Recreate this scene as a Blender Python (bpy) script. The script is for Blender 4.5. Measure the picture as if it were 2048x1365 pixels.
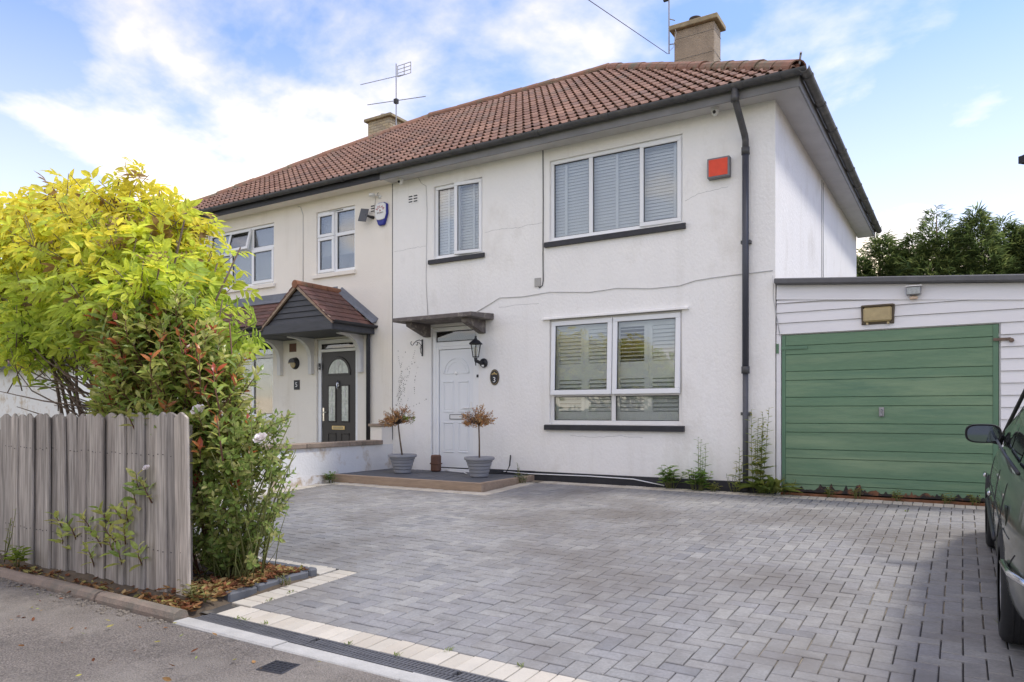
import bpy, bmesh, math, random
from mathutils import Vector, Matrix, Euler
import numpy as np
R = math.radians
random.seed(7)
for o in list(bpy.data.objects):
    bpy.data.objects.remove(o)
S = bpy.context.scene
COL = S.collection

# ------------------------------------------------------------------ camera
cam = bpy.data.cameras.new('camera')
cam_o = bpy.data.objects.new('camera', cam); COL.objects.link(cam_o)
cam.sensor_width = 36; cam.lens = 36 * 1446 / 2048
cam.shift_y = (825 - 682.5) / 2048
cam.clip_start = .05; cam.clip_end = 3000
cam_o.location = (0, 0, 1.02)
cam_o.rotation_euler = (R(90), 0, R(31.9))
S.camera = cam_o

# ------------------------------------------------------------------ world: daylight sky with broken cloud
W = bpy.data.worlds.new('World'); S.world = W; W.use_nodes = True
SUN = Vector((.52, .245, 1.0)).normalized()
def world_nodes():
    nt = W.node_tree; nt.nodes.clear(); N = nt.nodes.new; L = nt.links.new
    out = N('ShaderNodeOutputWorld'); bg = N('ShaderNodeBackground'); bg.inputs['Strength'].default_value = .15
    sky = N('ShaderNodeTexSky'); sky.sky_type = 'NISHITA'; sky.sun_disc = False
    sky.sun_elevation = math.asin(SUN.z); sky.sun_rotation = math.atan2(SUN.x, SUN.y)
    sky.air_density = 1.15; sky.dust_density = .35; sky.ozone_density = 2.2
    tc = N('ShaderNodeTexCoord'); sep = N('ShaderNodeSeparateXYZ'); L(tc.outputs['Generated'], sep.inputs[0])
    zz = N('ShaderNodeMath'); zz.operation = 'MAXIMUM'; L(sep.outputs['Z'], zz.inputs[0]); zz.inputs[1].default_value = 0
    za = N('ShaderNodeMath'); za.operation = 'ADD'; L(zz.outputs[0], za.inputs[0]); za.inputs[1].default_value = .22
    dx = N('ShaderNodeMath'); dx.operation = 'DIVIDE'; L(sep.outputs['X'], dx.inputs[0]); L(za.outputs[0], dx.inputs[1])
    dy = N('ShaderNodeMath'); dy.operation = 'DIVIDE'; L(sep.outputs['Y'], dy.inputs[0]); L(za.outputs[0], dy.inputs[1])
    cmb = N('ShaderNodeCombineXYZ'); L(dx.outputs[0], cmb.inputs[0]); L(dy.outputs[0], cmb.inputs[1]); cmb.inputs[2].default_value = 61.0
    n1 = N('ShaderNodeTexNoise'); n1.inputs['Scale'].default_value = 1.35; n1.inputs['Detail'].default_value = 9
    n1.inputs["Roughness"].default_value = .55; n1.inputs['Distortion'].default_value = .15; L(cmb.outputs[0], n1.inputs['Vector'])
    r1 = N('ShaderNodeValToRGB'); r1.color_ramp.elements[0].position = .40; r1.color_ramp.elements[1].position = .70
    r1.color_ramp.interpolation = 'EASE'; L(n1.outputs['Fac'], r1.inputs[0])
    # thin veil of haze towards the horizon
    hz = N('ShaderNodeMapRange'); L(zz.outputs[0], hz.inputs[0]); hz.inputs[1].default_value = 0; hz.inputs[2].default_value = .45
    hz.inputs[3].default_value = .55; hz.inputs[4].default_value = .03
    mx = N('ShaderNodeMath'); mx.operation = 'MAXIMUM'; L(r1.outputs[0], mx.inputs[0]); L(hz.outputs[0], mx.inputs[1])
    mc = N('ShaderNodeMix'); mc.data_type = 'RGBA'; L(mx.outputs[0], mc.inputs['Factor'])
    dim = N('ShaderNodeVectorMath'); dim.operation = 'MULTIPLY'; L(sky.outputs[0], dim.inputs[0]); dim.inputs[1].default_value = (.50, .54, .66)
    L(dim.outputs[0], mc.inputs['A']); mc.inputs['B'].default_value = (5.2, 4.3, 3.3, 1)
    L(mc.outputs['Result'], bg.inputs['Color']); L(bg.outputs[0], out.inputs[0])
world_nodes()

sun = bpy.data.lights.new('sun', 'SUN'); sun.energy = 1.05; sun.angle = R(9); sun.color = (1, .95, .88)
sun_o = bpy.data.objects.new('sun', sun); COL.objects.link(sun_o)
sun_o.rotation_euler = (-SUN).to_track_quat('-Z', 'Y').to_euler(); sun_o.location = (10, 10, 30)

vs = S.view_settings; vs.view_transform = 'Standard'; vs.look = 'None'; vs.gamma = 1; vs.exposure = 1.46
vs.use_curve_mapping = False

# ------------------------------------------------------------------ helpers
def tag(o, label=None, cat=None, group=None, kind=None):
    if label: o['label'] = label
    if cat: o['category'] = cat
    if group: o['group'] = group
    if kind: o['kind'] = kind
    return o
def empty(name, loc=(0, 0, 0), rz=0, parent=None):
    o = bpy.data.objects.new(name, None); COL.objects.link(o); o.location = loc; o.rotation_euler = (0, 0, rz)
    o.empty_display_size = .1
    if parent: o.parent = parent
    return o
def link(name, me, parent=None, loc=(0, 0, 0), rot=(0, 0, 0)):
    o = bpy.data.objects.new(name, me); COL.objects.link(o); o.location = loc; o.rotation_euler = rot
    if parent: o.parent = parent
    return o

class MB:
    def __init__(s): s.v = []; s.f = []; s.c = []; s.col = (1, 1, 1)
    def add(s, vs, fs):
        b = len(s.v); s.v.extend([tuple(p) for p in vs])
        for f in fs: s.f.append(tuple(b + i for i in f)); s.c.append(s.col)
        return s
    def box(s, x0, x1, y0, y1, z0, z1):
        return s.add([(x0,y0,z0),(x1,y0,z0),(x1,y1,z0),(x0,y1,z0),(x0,y0,z1),(x1,y0,z1),(x1,y1,z1),(x0,y1,z1)],
                     [(0,3,2,1),(4,5,6,7),(0,1,5,4),(1,2,6,5),(2,3,7,6),(3,0,4,7)])
    def quad(s, a, b, c, d): return s.add([a, b, c, d], [(0, 1, 2, 3)])
    def poly(s, pts): return s.add(pts, [tuple(range(len(pts)))])
    def prism(s, pts, axis, a, b):
        # pts are 2D in the plane across `axis`, extruded from a to b along the axis
        def mk(p, t):
            return {'x': (t, p[0], p[1]), 'y': (p[0], t, p[1]), 'z': (p[0], p[1], t)}[axis]
        n = len(pts)
        return s.add([mk(p, a) for p in pts] + [mk(p, b) for p in pts],
                     [tuple(range(n))[::-1], tuple(range(n, 2 * n))] + [(i, (i + 1) % n, n + (i + 1) % n, n + i) for i in range(n)])
    def tube(s, path, r, n=8, cap=True):
        P = [Vector(p) for p in path]; k = len(P); rs = r if isinstance(r, (list, tuple)) else [r] * k
        vs = []; up = Vector((.13, .27, 1)).normalized()
        for i, p in enumerate(P):
            d = (P[min(i + 1, k - 1)] - P[max(i - 1, 0)]).normalized()
            a = d.cross(up)
            if a.length < .2: a = d.cross(Vector((1, .1, 0)))
            a.normalize(); b = d.cross(a).normalized()
            for j in range(n):
                t = 2 * math.pi * j / n
                vs.append(p + (a * math.cos(t) + b * math.sin(t)) * rs[i])
        fs = [(i*n + j, i*n + (j+1) % n, (i+1)*n + (j+1) % n, (i+1)*n + j) for i in range(k - 1) for j in range(n)]
        if cap: fs += [tuple(range(n))[::-1], tuple(range((k-1)*n, k*n))]
        return s.add(vs, fs)
    def lathe(s, prof, n=20, c=(0, 0, 0), axis='z'):
        vs = []
        for (r, z) in prof:
            for j in range(n):
                t = 2 * math.pi * j / n; a, b = r * math.cos(t), r * math.sin(t)
                p = {'z': (a, b, z), 'y': (a, z, b), 'x': (z, a, b)}[axis]
                vs.append((p[0] + c[0], p[1] + c[1], p[2] + c[2]))
        k = len(prof)
        fs = [(i*n + j, i*n + (j+1) % n, (i+1)*n + (j+1) % n, (i+1)*n + j) for i in range(k - 1) for j in range(n)]
        return s.add(vs, fs)
    def mesh(s, name, mat, smooth=False):
        me = bpy.data.meshes.new(name); me.from_pydata(s.v, [], s.f)
        a = me.attributes.new('Col', 'FLOAT_COLOR', 'FACE')
        arr = np.ones((len(s.f), 4), np.float32); arr[:, :3] = np.array(s.c, np.float32).reshape(-1, 3)
        a.data.foreach_set('color', arr.ravel())
        if mat: me.materials.append(mat)
        if smooth: me.polygons.foreach_set('use_smooth', [True] * len(s.f))
        me.update(); return me
    def build(s, name, mat, parent=None, smooth=False, bevel=0, loc=(0, 0, 0), rot=(0, 0, 0)):
        me = s.mesh(name, mat, smooth)
        if bevel:
            bm = bmesh.new(); bm.from_mesh(me); bmesh.ops.recalc_face_normals(bm, faces=bm.faces)
            ed = [e for e in bm.edges if len(e.link_faces) == 2 and e.calc_face_angle(0) > .6]
            bmesh.ops.bevel(bm, geom=ed, offset=bevel, segments=1, affect='EDGES', clamp_overlap=True)
            bm.to_mesh(me); bm.free()
        else:
            bm = bmesh.new(); bm.from_mesh(me); bmesh.ops.recalc_face_normals(bm, faces=bm.faces); bm.to_mesh(me); bm.free()
        return link(name, me, parent, loc, rot)

def box(name, mat, parent, x0, x1, y0, y1, z0, z1, bevel=0):
    return MB().box(x0, x1, y0, y1, z0, z1).build(name, mat, parent, bevel=bevel)

# ------------------------------------------------------------------ materials
def mat(name, col=(.5, .5, .5), rough=.6, metal=0, var=0, vscale=6, bump=0, bscale=60, attr=False, coat=0, spec=.5,
        stain=None, stscale=2.0, stlo=.5, sthi=.7, stretch=None, bdetail=4, var2=0, v2scale=60, bdist=.01, stain2=None, st2scale=5.0, st2lo=.6, st2hi=.75, st2amt=1.0, streak=None, skamt=.4):
    m = bpy.data.materials.new(name); m.use_nodes = True; nt = m.node_tree; nt.nodes.clear(); N = nt.nodes.new; L = nt.links.new
    out = N('ShaderNodeOutputMaterial'); p = N('ShaderNodeBsdfPrincipled'); L(p.outputs[0], out.inputs[0])
    p.inputs['Roughness'].default_value = rough; p.inputs['Metallic'].default_value = metal
    p.inputs['Coat Weight'].default_value = coat; p.inputs['Specular IOR Level'].default_value = spec
    geo = N('ShaderNodeNewGeometry'); vec = geo.outputs['Position']
    if stretch:
        mp = N('ShaderNodeMapping'); L(vec, mp.inputs[0]); mp.inputs['Scale'].default_value = stretch; vec = mp.outputs[0]
    cur = None
    if attr:
        a = N('ShaderNodeAttribute'); a.attribute_name = 'Col'; cur = a.outputs['Color']
        mm = N('ShaderNodeMix'); mm.data_type = 'RGBA'; mm.blend_type = 'MULTIPLY'; mm.inputs['Factor'].default_value = 1
        L(cur, mm.inputs['A']); mm.inputs['B'].default_value = (*col, 1); cur = mm.outputs['Result']
    else:
        rgb = N('ShaderNodeRGB'); rgb.outputs[0].default_value = (*col, 1); cur = rgb.outputs[0]
    def modulate(cur, amt, sc, det):
        n = N('ShaderNodeTexNoise'); n.inputs['Scale'].default_value = sc; n.inputs['Detail'].default_value = det
        n.inputs['Roughness'].default_value = .6; L(vec, n.inputs['Vector'])
        mr = N('ShaderNodeMapRange'); L(n.outputs['Fac'], mr.inputs[0]); mr.inputs[1].default_value = .25; mr.inputs[2].default_value = .75
        mr.inputs[3].default_value = 1 - amt; mr.inputs[4].default_value = 1 + amt
        v = N('ShaderNodeVectorMath'); v.operation = 'SCALE'; L(cur, v.inputs[0]); L(mr.outputs[0], v.inputs['Scale'])
        return v.outputs[0]
    if var: cur = modulate(cur, var, vscale, 5)
    if var2: cur = modulate(cur, var2, v2scale, 3)
    if stain:
        n = N('ShaderNodeTexNoise'); n.inputs['Scale'].default_value = stscale; n.inputs['Detail'].default_value = 7
        n.inputs['Roughness'].default_value = .65; L(vec, n.inputs['Vector'])
        mr = N('ShaderNodeMapRange'); L(n.outputs['Fac'], mr.inputs[0]); mr.inputs[1].default_value = stlo; mr.inputs[2].default_value = sthi
        mx = N('ShaderNodeMix'); mx.data_type = 'RGBA'; L(mr.outputs[0], mx.inputs['Factor']); L(cur, mx.inputs['A'])
        mx.inputs['B'].default_value = (*stain, 1); cur = mx.outputs['Result']
    if streak:
        mp2 = N('ShaderNodeMapping'); L(geo.outputs['Position'], mp2.inputs[0]); mp2.inputs['Scale'].default_value = (1, 1, .10)
        n = N('ShaderNodeTexNoise'); n.inputs['Scale'].default_value = 4.5; n.inputs['Detail'].default_value = 8; n.inputs['Roughness'].default_value = .65; L(mp2.outputs[0], n.inputs['Vector'])
        mr = N('ShaderNodeMapRange'); L(n.outputs['Fac'], mr.inputs[0]); mr.inputs[1].default_value = .54; mr.inputs[2].default_value = .78; mr.inputs[4].default_value = skamt
        mx = N('ShaderNodeMix'); mx.data_type = 'RGBA'; L(mr.outputs[0], mx.inputs['Factor']); L(cur, mx.inputs['A'])
        mx.inputs['B'].default_value = (*streak, 1); cur = mx.outputs['Result']
    if stain2:
        n = N('ShaderNodeTexNoise'); n.inputs['Scale'].default_value = st2scale; n.inputs['Detail'].default_value = 6
        n.inputs['Roughness'].default_value = .7; L(vec, n.inputs['Vector'])
        mr = N('ShaderNodeMapRange'); L(n.outputs['Fac'], mr.inputs[0]); mr.inputs[1].default_value = st2lo; mr.inputs[2].default_value = st2hi; mr.inputs[4].default_value = st2amt
        mx = N('ShaderNodeMix'); mx.data_type = 'RGBA'; L(mr.outputs[0], mx.inputs['Factor']); L(cur, mx.inputs['A'])
        mx.inputs['B'].default_value = (*stain2, 1); cur = mx.outputs['Result']
    L(cur, p.inputs['Base Color'])
    if bump:
        n = N('ShaderNodeTexNoise'); n.inputs['Scale'].default_value = bscale; n.inputs['Detail'].default_value = bdetail; L(vec, n.inputs['Vector'])
        b = N('ShaderNodeBump'); b.inputs['Strength'].default_value = bump; b.inputs['Distance'].default_value = bdist
        L(n.outputs['Fac'], b.inputs['Height']); L(b.outputs[0], p.inputs['Normal'])
    m['p'] = 1
    return m

def leaf_mat(name, rough=.45, trans=.45, spec=.4):
    m = bpy.data.materials.new(name); m.use_nodes = True; nt = m.node_tree; nt.nodes.clear(); N = nt.nodes.new; L = nt.links.new
    out = N('ShaderNodeOutputMaterial'); p = N('ShaderNodeBsdfPrincipled'); p.inputs['Roughness'].default_value = rough
    p.inputs['Specular IOR Level'].default_value = spec
    a = N('ShaderNodeAttribute'); a.attribute_name = 'Col'
    geo = N('ShaderNodeNewGeometry'); n = N('ShaderNodeTexNoise'); n.inputs['Scale'].default_value = 25; L(geo.outputs['Position'], n.inputs['Vector'])
    mr = N('ShaderNodeMapRange'); L(n.outputs['Fac'], mr.inputs[0]); mr.inputs[1].default_value = .3; mr.inputs[2].default_value = .7
    mr.inputs[3].default_value = .8; mr.inputs[4].default_value = 1.2
    v = N('ShaderNodeVectorMath'); v.operation = 'SCALE'; L(a.outputs['Color'], v.inputs[0]); L(mr.outputs[0], v.inputs['Scale'])
    L(v.outputs[0], p.inputs['Base Color'])
    t = N('ShaderNodeBsdfTranslucent'); L(v.outputs[0], t.inputs['Color'])
    mx = N('ShaderNodeMixShader'); mx.inputs[0].default_value = trans; L(p.outputs[0], mx.inputs[1]); L(t.outputs[0], mx.inputs[2])
    L(mx.outputs[0], out.inputs[0]); return m

def glass_mat(name, tint=(.96, .975, .97), base=.06, gain=.8):
    m = bpy.data.materials.new(name); m.use_nodes = True; nt = m.node_tree; nt.nodes.clear(); N = nt.nodes.new; L = nt.links.new
    out = N('ShaderNodeOutputMaterial'); tr = N('ShaderNodeBsdfTransparent'); tr.inputs[0].default_value = (*tint, 1)
    gl = N('ShaderNodeBsdfGlossy'); gl.inputs['Roughness'].default_value = .01
    fr = N('ShaderNodeFresnel'); fr.inputs[0].default_value = 1.5
    ma = N('ShaderNodeMath'); ma.operation = 'MULTIPLY_ADD'; L(fr.outputs[0], ma.inputs[0]); ma.inputs[1].default_value = gain; ma.inputs[2].default_value = base
    mx = N('ShaderNodeMixShader'); L(ma.outputs[0], mx.inputs[0]); L(tr.outputs[0], mx.inputs[1]); L(gl.outputs[0], mx.inputs[2]); L(mx.outputs[0], out.inputs[0])
    return m

M = {}
M['white_render'] = mat('white_render', (.90, .885, .855), .85, var=.045, vscale=1.3, bump=.65, bscale=32, stain=(.60, .57, .51), stscale=1.3, stlo=.55, sthi=.95, stretch=(1, 1, .6), bdist=.014, streak=(.62, .58, .50), skamt=.26)
M['cream_render'] = mat('cream_render', (.88, .83, .745), .85, var=.04, vscale=1.4, bump=.45, bscale=40, stain=(.60, .53, .42), stscale=1.2, stlo=.60, sthi=.95, bdist=.01, streak=(.58, .50, .38), skamt=.28)
M['old_white_paint'] = mat('old_white_paint', (.78, .77, .75), .85, var=.05, vscale=3, bump=.4, bscale=30, stain=(.52, .43, .32), stscale=3.0, stlo=.52, sthi=.68)
M['upvc'] = mat('upvc', (.86, .87, .88), .35, var=.015, vscale=8)
M['upvc_old'] = mat('upvc_old', (.80, .79, .77), .45, var=.03, vscale=8)
M['door_white'] = mat('door_white', (.82, .84, .86), .4)
M['gasket'] = mat('gasket', (.02, .02, .022), .6)
M['glass'] = glass_mat('glass')
M['glass_dark'] = glass_mat('glass_dark', (.35, .36, .36), .10, .8)
M['room'] = mat('room', (.5, .5, .5), .9)
M['blind'] = mat('blind', (.88, .89, .90), .55)
M['shutter'] = mat('shutter', (.88, .90, .88), .5)
M['vblind'] = mat('vblind', (.62, .65, .68), .7)
M['black_paint'] = mat('black_paint', (.028, .028, .034), .55, var=.25, vscale=12, bump=.2, bscale=60)
M['grey_fascia'] = mat('grey_fascia', (.21, .207, .208), .55, var=.18, vscale=3, bump=.12, bscale=20)
M['grey_soffit'] = mat('grey_soffit', (.56, .545, .535), .65, var=.1, vscale=3)
M['gutter'] = mat('gutter', (.075, .075, .078), .5, var=.3, vscale=9, stain=(.15, .14, .125), stscale=5, stlo=.55, sthi=.8)
M['gutter_side'] = mat('gutter_side', (.10, .098, .092), .6, var=.3, vscale=9, stain=(.22, .20, .17), stscale=5, stlo=.5, sthi=.75)
M['tile'] = mat('tile', (1, 1, 1), .88, attr=True, var=.2, vscale=1.6, var2=.16, v2scale=60, bump=.25, bscale=80, stain=(.17, .13, .10), stscale=1.3, stlo=.52, sthi=.80, stain2=(.42, .38, .32), st2scale=26, st2lo=.70, st2hi=.76, st2amt=.7)
M['ridge'] = mat('ridge', (.26, .135, .09), .9, var=.25, vscale=8, stain=(.17, .15, .10), stscale=3.2, stlo=.48, sthi=.66, bump=.4, bscale=40)
M['deck'] = mat('deck', (.12, .06, .045), .9, var=.2, vscale=3)
M['concrete'] = mat('concrete', (.42, .41, .385), .9, var=.15, vscale=7, bump=.3, bscale=90, var2=.12, v2scale=120)
M['kerb_old'] = mat('kerb_old', (.24, .185, .145), .95, var=.2, vscale=6, bump=.5, bscale=70, stain=(.13, .125, .10), stscale=3.5, stlo=.5, sthi=.7, var2=.15, v2scale=110)
M['canopy'] = mat('canopy', (.145, .125, .115), .9, var=.3, vscale=8, bump=.4, bscale=80, stain=(.30, .27, .23), stscale=9, stlo=.52, sthi=.66)
M['roughcast'] = mat('roughcast', (.36, .29, .215), .95, var=.18, vscale=5, bump=.9, bscale=45, var2=.2, v2scale=55, bdist=.02)
M['chimney_cap'] = mat('chimney_cap', (.33, .27, .17), .95, var=.25, vscale=8, bump=.5, bscale=50, stain=(.40, .27, .09), stscale=6, stlo=.55, sthi=.7)
M['buff_brick'] = mat('buff_brick', (1, 1, 1), .9, attr=True, var=.15, vscale=20, bump=.3, bscale=80)
M['mortar'] = mat('mortar', (.40, .37, .32), .95, var=.1)
M['paver'] = mat('paver', (1, 1, 1), .82, attr=True, var=.15, vscale=9, var2=.16, v2scale=60, bump=.3, bscale=200, stain=(.158, .145, .132), stscale=.5, stlo=.45, sthi=.64, bdist=.005, stain2=(.10, .095, .09), st2scale=2.4, st2lo=.60, st2hi=.76, st2amt=.65)
M['white_paver'] = mat('white_paver', (1, 1, 1), .85, attr=True, var=.10, vscale=5, var2=.07, v2scale=120, bump=.25, bscale=160, bdist=.004)
M['joint'] = mat('joint', (.055, .052, .05), .95, var=.2, vscale=8, stain=(.42, .36, .26), stscale=1.3, stlo=.48, sthi=.62)
M['asphalt'] = mat('asphalt', (.195, .170, .148), .92, var=.25, vscale=2.2, var2=.8, v2scale=95, bump=1.0, bscale=105, bdetail=3, stain=(.33, .295, .255), stscale=.9, stlo=.43, sthi=.66, bdist=.025, stain2=(.09, .08, .072), st2scale=2.3, st2lo=.58, st2hi=.74, st2amt=.7)
M['road'] = mat('road', (.12, .115, .11), .9, var=.2, vscale=1.5, var2=.3, v2scale=150, bump=.6, bscale=160)
M['soil'] = mat('soil', (.10, .075, .05), .95, var=.3, vscale=8, bump=.7, bscale=40)
M['ground'] = mat('ground', (.11, .12, .06), .95, var=.3, vscale=1.5, bump=.5, bscale=10)
M['wood_grey'] = mat('wood_grey', (1, 1, 1), .9, attr=True, var=.28, vscale=9, var2=.5, v2scale=55, bump=.35, bscale=60, stretch=(1, 1, .05), stain=(.10, .08, .065), stscale=11, stlo=.54, sthi=.76, stain2=(.17, .175, .11), st2scale=2.0, st2lo=.60, st2hi=.80, st2amt=.5)
M['sleeper'] = mat('sleeper', (.36, .265, .19), .85, var=.25, vscale=6, var2=.15, v2scale=40, stretch=(.15, 1, 1), bump=.3, bscale=50)
M['slate_tile'] = mat('slate_tile', (.105, .11, .122), .7, var=.2, vscale=7, bump=.2, bscale=60)
M['green_door'] = mat('green_door', (.125, .225, .13), .5, var=.14, vscale=1.6, var2=.10, v2scale=40, stretch=(.22, 1, 2.2), stain=(.22, .315, .185), stscale=2.6, stlo=.45, sthi=.72, bump=.25, bscale=30, stain2=(.06, .15, .10), st2scale=1.6, st2lo=.54, st2hi=.70, st2amt=.75)
M['green_edge'] = mat('green_edge', (.105, .205, .125), .5, var=.1)
M['rust_black'] = mat('rust_black', (.03, .026, .024), .8, var=.3, vscale=20, stain=(.20, .09, .045), stscale=9, stlo=.5, sthi=.62)
M['white_board'] = mat('white_board', (.80, .79, .80), .7, var=.05, vscale=4, stretch=(.3, 1, 2), stain=(.55, .50, .45), stscale=7, stlo=.66, sthi=.85, bump=.2, bscale=30)
M['felt'] = mat('felt', (.125, .125, .13), .85, var=.2, vscale=5, bump=.3, bscale=60)
M['lead'] = mat('lead', (.17, .185, .215), .6, var=.2, vscale=6, bump=.2, bscale=20)
M['porch_grey'] = mat('porch_grey', (.062, .064, .072), .65, var=.25, vscale=9, stretch=(.4, 1, 3), bump=.15, bscale=30, stain=(.30, .30, .30), stscale=11, stlo=.74, sthi=.80)
M['porch_tile'] = mat('porch_tile', (1, 1, 1), .85, attr=True, var=.3, vscale=5, var2=.15, v2scale=60, bump=.3, bscale=60)
M['bracket'] = mat('bracket', (.72, .71, .70), .75, var=.06, vscale=6, stain=(.35, .31, .27), stscale=9, stlo=.68, sthi=.76, bump=.2, bscale=40)
M['door_dark'] = mat('door_dark', (.028, .023, .021), .4, var=.15, vscale=8, stretch=(4, 1, .4))
M['chrome'] = mat('chrome', (.72, .72, .73), .15, metal=1)
M['brass'] = mat('brass', (.62, .47, .24), .3, metal=1)
M['metal_grey'] = mat('metal_grey', (.33, .33, .34), .45, metal=.8, var=.2, vscale=20)
M['iron'] = mat('iron', (.02, .02, .024), .5)
M['leaded'] = mat('leaded', (.45, .50, .46), .15, var=.35, vscale=14, spec=.8)
M['came'] = mat('came', (.60, .60, .58), .4)
M['red_panel'] = mat('red_panel', (.75, .065, .02), .5, var=.12, vscale=9)
M['blue_plastic'] = mat('blue_plastic', (.012, .018, .26), .4)
M['white_plastic'] = mat('white_plastic', (.80, .80, .78), .4)
M['red_text'] = mat('red_text', (.42, .03, .025), .5)
M['brown_text'] = mat('brown_text', (.20, .12, .08), .5)
M['white_text'] = mat('white_text', (.85, .85, .83), .5)
M['gold_text'] = mat('gold_text', (.55, .40, .16), .5)
M['lens'] = mat('lens', (.42, .33, .165), .35, var=.15, vscale=14)
M['brown'] = mat('brown', (.10, .075, .045), .6, var=.2)
M['pot'] = mat('pot', (.33, .33, .345), .55, var=.05, vscale=9)
M['clay'] = mat('clay', (.15, .075, .05), .7, var=.2, vscale=9)
M['bark'] = mat('bark', (.16, .115, .085), .9, var=.3, vscale=14, bump=.5, bscale=60)
M['stem'] = mat('stem', (.16, .17, .055), .8, var=.2, vscale=14)
M['red_stem'] = mat('red_stem', (.17, .085, .055), .8, var=.2, vscale=14)
M['leaf'] = leaf_mat('leaf', .5, .58, .3)
M['gloss_leaf'] = leaf_mat('gloss_leaf', .30, .42, .5)
M['dry_leaf'] = leaf_mat('dry_leaf', .8, .3, .1)
M['petal'] = mat('petal', (.80, .74, .72), .7)
M['cable'] = mat('cable', (.55, .55, .54), .7)
M['dark_cable'] = mat('dark_cable', (.12, .12, .12), .7)
M['car_paint'] = mat('car_paint', (.066, .076, .058), .36, metal=.3, coat=.7, var=.08, vscale=4)
M['car_glass'] = mat('car_glass', (.018, .022, .022), .04, spec=.8)
M['mirror'] = mat('mirror', (.28, .34, .42), .03, metal=1)
M['rubber'] = mat('rubber', (.02, .02, .021), .8, var=.2, vscale=30)
M['black_plastic'] = mat('black_plastic', (.022, .022, .024), .5)
M['red_lamp'] = mat('red_lamp', (.35, .01, .01), .15)
M['yellow'] = mat('yellow', (.55, .42, .05), .5)

# ------------------------------------------------------------------ the setting: ground, road, pavement
SL = .043
def gz(y): return -SL * (9.4 - y) if y < 9.4 else 0.0
g = MB()
ys = [-300, -12, 2.0, 2.72, 9.4, 30, 400]
zs = [-.46, -.46, -.42, -.40, -.13, -.12, -.12]
for i in range(len(ys) - 1):
    g.quad((-400, ys[i], zs[i]), (400, ys[i], zs[i]), (400, ys[i+1], zs[i+1]), (-400, ys[i+1], zs[i+1]))
tag(g.build('ground', M['ground']), kind='structure')
# footway of worn asphalt, gently falling to the carriageway
pv = MB(); PX = np.linspace(-26, 12, 77); PY = np.linspace(-1.2, 2.71, 12)
def pave_z(x, y): return -.288 - .02 * (2.7 - y) - .004 * math.sin(x * 1.7 + y)
for i in range(len(PX) - 1):
    for j in range(len(PY) - 1):
        a, b, c, d = PX[i], PX[i+1], PY[j], PY[j+1]
        pv.quad((a, c, pave_z(a, c)), (b, c, pave_z(b, c)), (b, d, pave_z(b, d)), (a, d, pave_z(a, d)))
tag(pv.build('pavement', M['asphalt'], smooth=True), kind='structure')
tag(box('road', M['road'], None, -60, 60, -7.4, -1.33, -.5, -.44), kind='structure')
kr = empty('road_kerb'); tag(kr, kind='structure')
kme = MB().box(0, .9, 0, .125, -.5, -.365).mesh('kerb_stone', M['concrete'])
for i in range(24): link('kerb_stone', kme, kr, (-12 + i * .905, -1.328, 0))

# old concrete edging in front of the fence
ed = empty('path_edging'); tag(ed, kind='structure')
x = -4.16
for k in range(5):
    L_ = .9; s0 = x - L_
    prof = [(2.70, -.42), (2.70, -.255), (2.715, -.225), (2.74, -.212), (2.775, -.212), (2.80, -.225), (2.81, -.26), (2.81, -.42)]
    o = MB().prism(prof, 'x', 0, L_ - .012).build('edging_stone', M['kerb_old'], ed, loc=(s0, .004 * (-1) ** k, -.012 + .006 * math.sin(k * 2.1)), rot=(0, .004 * math.sin(k), .006 * math.sin(3 * k)))
    x = s0

# ------------------------------------------------------------------ driveway
TILT = math.atan(SL)
XR = 3.6
drive = MB()
drive.quad((-8.33, 3.92, gz(3.92) - .012), (XR, 3.92, gz(3.92) - .012), (XR, 9.47, gz(9.47) - .012), (-8.33, 9.47, -.009))
drive.quad((-4.24, 2.94, gz(2.94) - .012), (XR, 2.94, gz(2.94) - .012), (XR, 3.92, gz(3.92) - .012), (-4.24, 3.92, gz(3.92) - .012))
drive_o = drive.build('driveway', M['joint']); tag(drive_o, kind='structure')
def paver_mesh(name, lx, ly, col, m, g_=.0034, ch=.004, h=.03):
    b = MB(); b.col = col
    x0, x1, y0, y1 = g_, lx - g_, g_, ly - g_
    b.add([(x0,y0,-h),(x1,y0,-h),(x1,y1,-h),(x0,y1,-h),(x0,y0,-ch),(x1,y0,-ch),(x1,y1,-ch),(x0,y1,-ch),
           (x0+ch,y0+ch,0),(x1-ch,y0+ch,0),(x1-ch,y1-ch,0),(x0+ch,y1-ch,0)],
          [(8,9,10,11),(0,1,5,4),(1,2,6,5),(2,3,7,6),(3,0,4,7),(4,5,9,8),(5,6,10,9),(6,7,11,10),(7,4,8,11)])
    return b.mesh(name, m)
GREYS = [(0.252, 0.248, 0.243), (0.267, 0.262, 0.254), (0.233, 0.23, 0.229), (0.287, 0.281, 0.27), (0.243, 0.238, 0.239), (0.259, 0.252, 0.243), (0.202, 0.201, 0.206), (0.302, 0.295, 0.28), (0.255, 0.251, 0.251), (0.237, 0.232, 0.226)]
WH = [(.49,.445,.375),(.53,.485,.41),(.45,.405,.335),(.51,.47,.40),(.47,.43,.36)]
pm = {}
for k, c in enumerate(GREYS):
    pm['H', k] = paver_mesh('paver', .2, .1, c, M['paver']); pm['V', k] = paver_mesh('paver', .1, .2, c, M['paver'])
wm = {}
for k, c in enumerate(WH):
    wm['V', k] = paver_mesh('border_paver', .1, .2, c, M['white_paver']); wm['H', k] = paver_mesh('border_paver', .2, .1, c, M['white_paver'])
cells = []
rp = random.Random(3)
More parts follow.
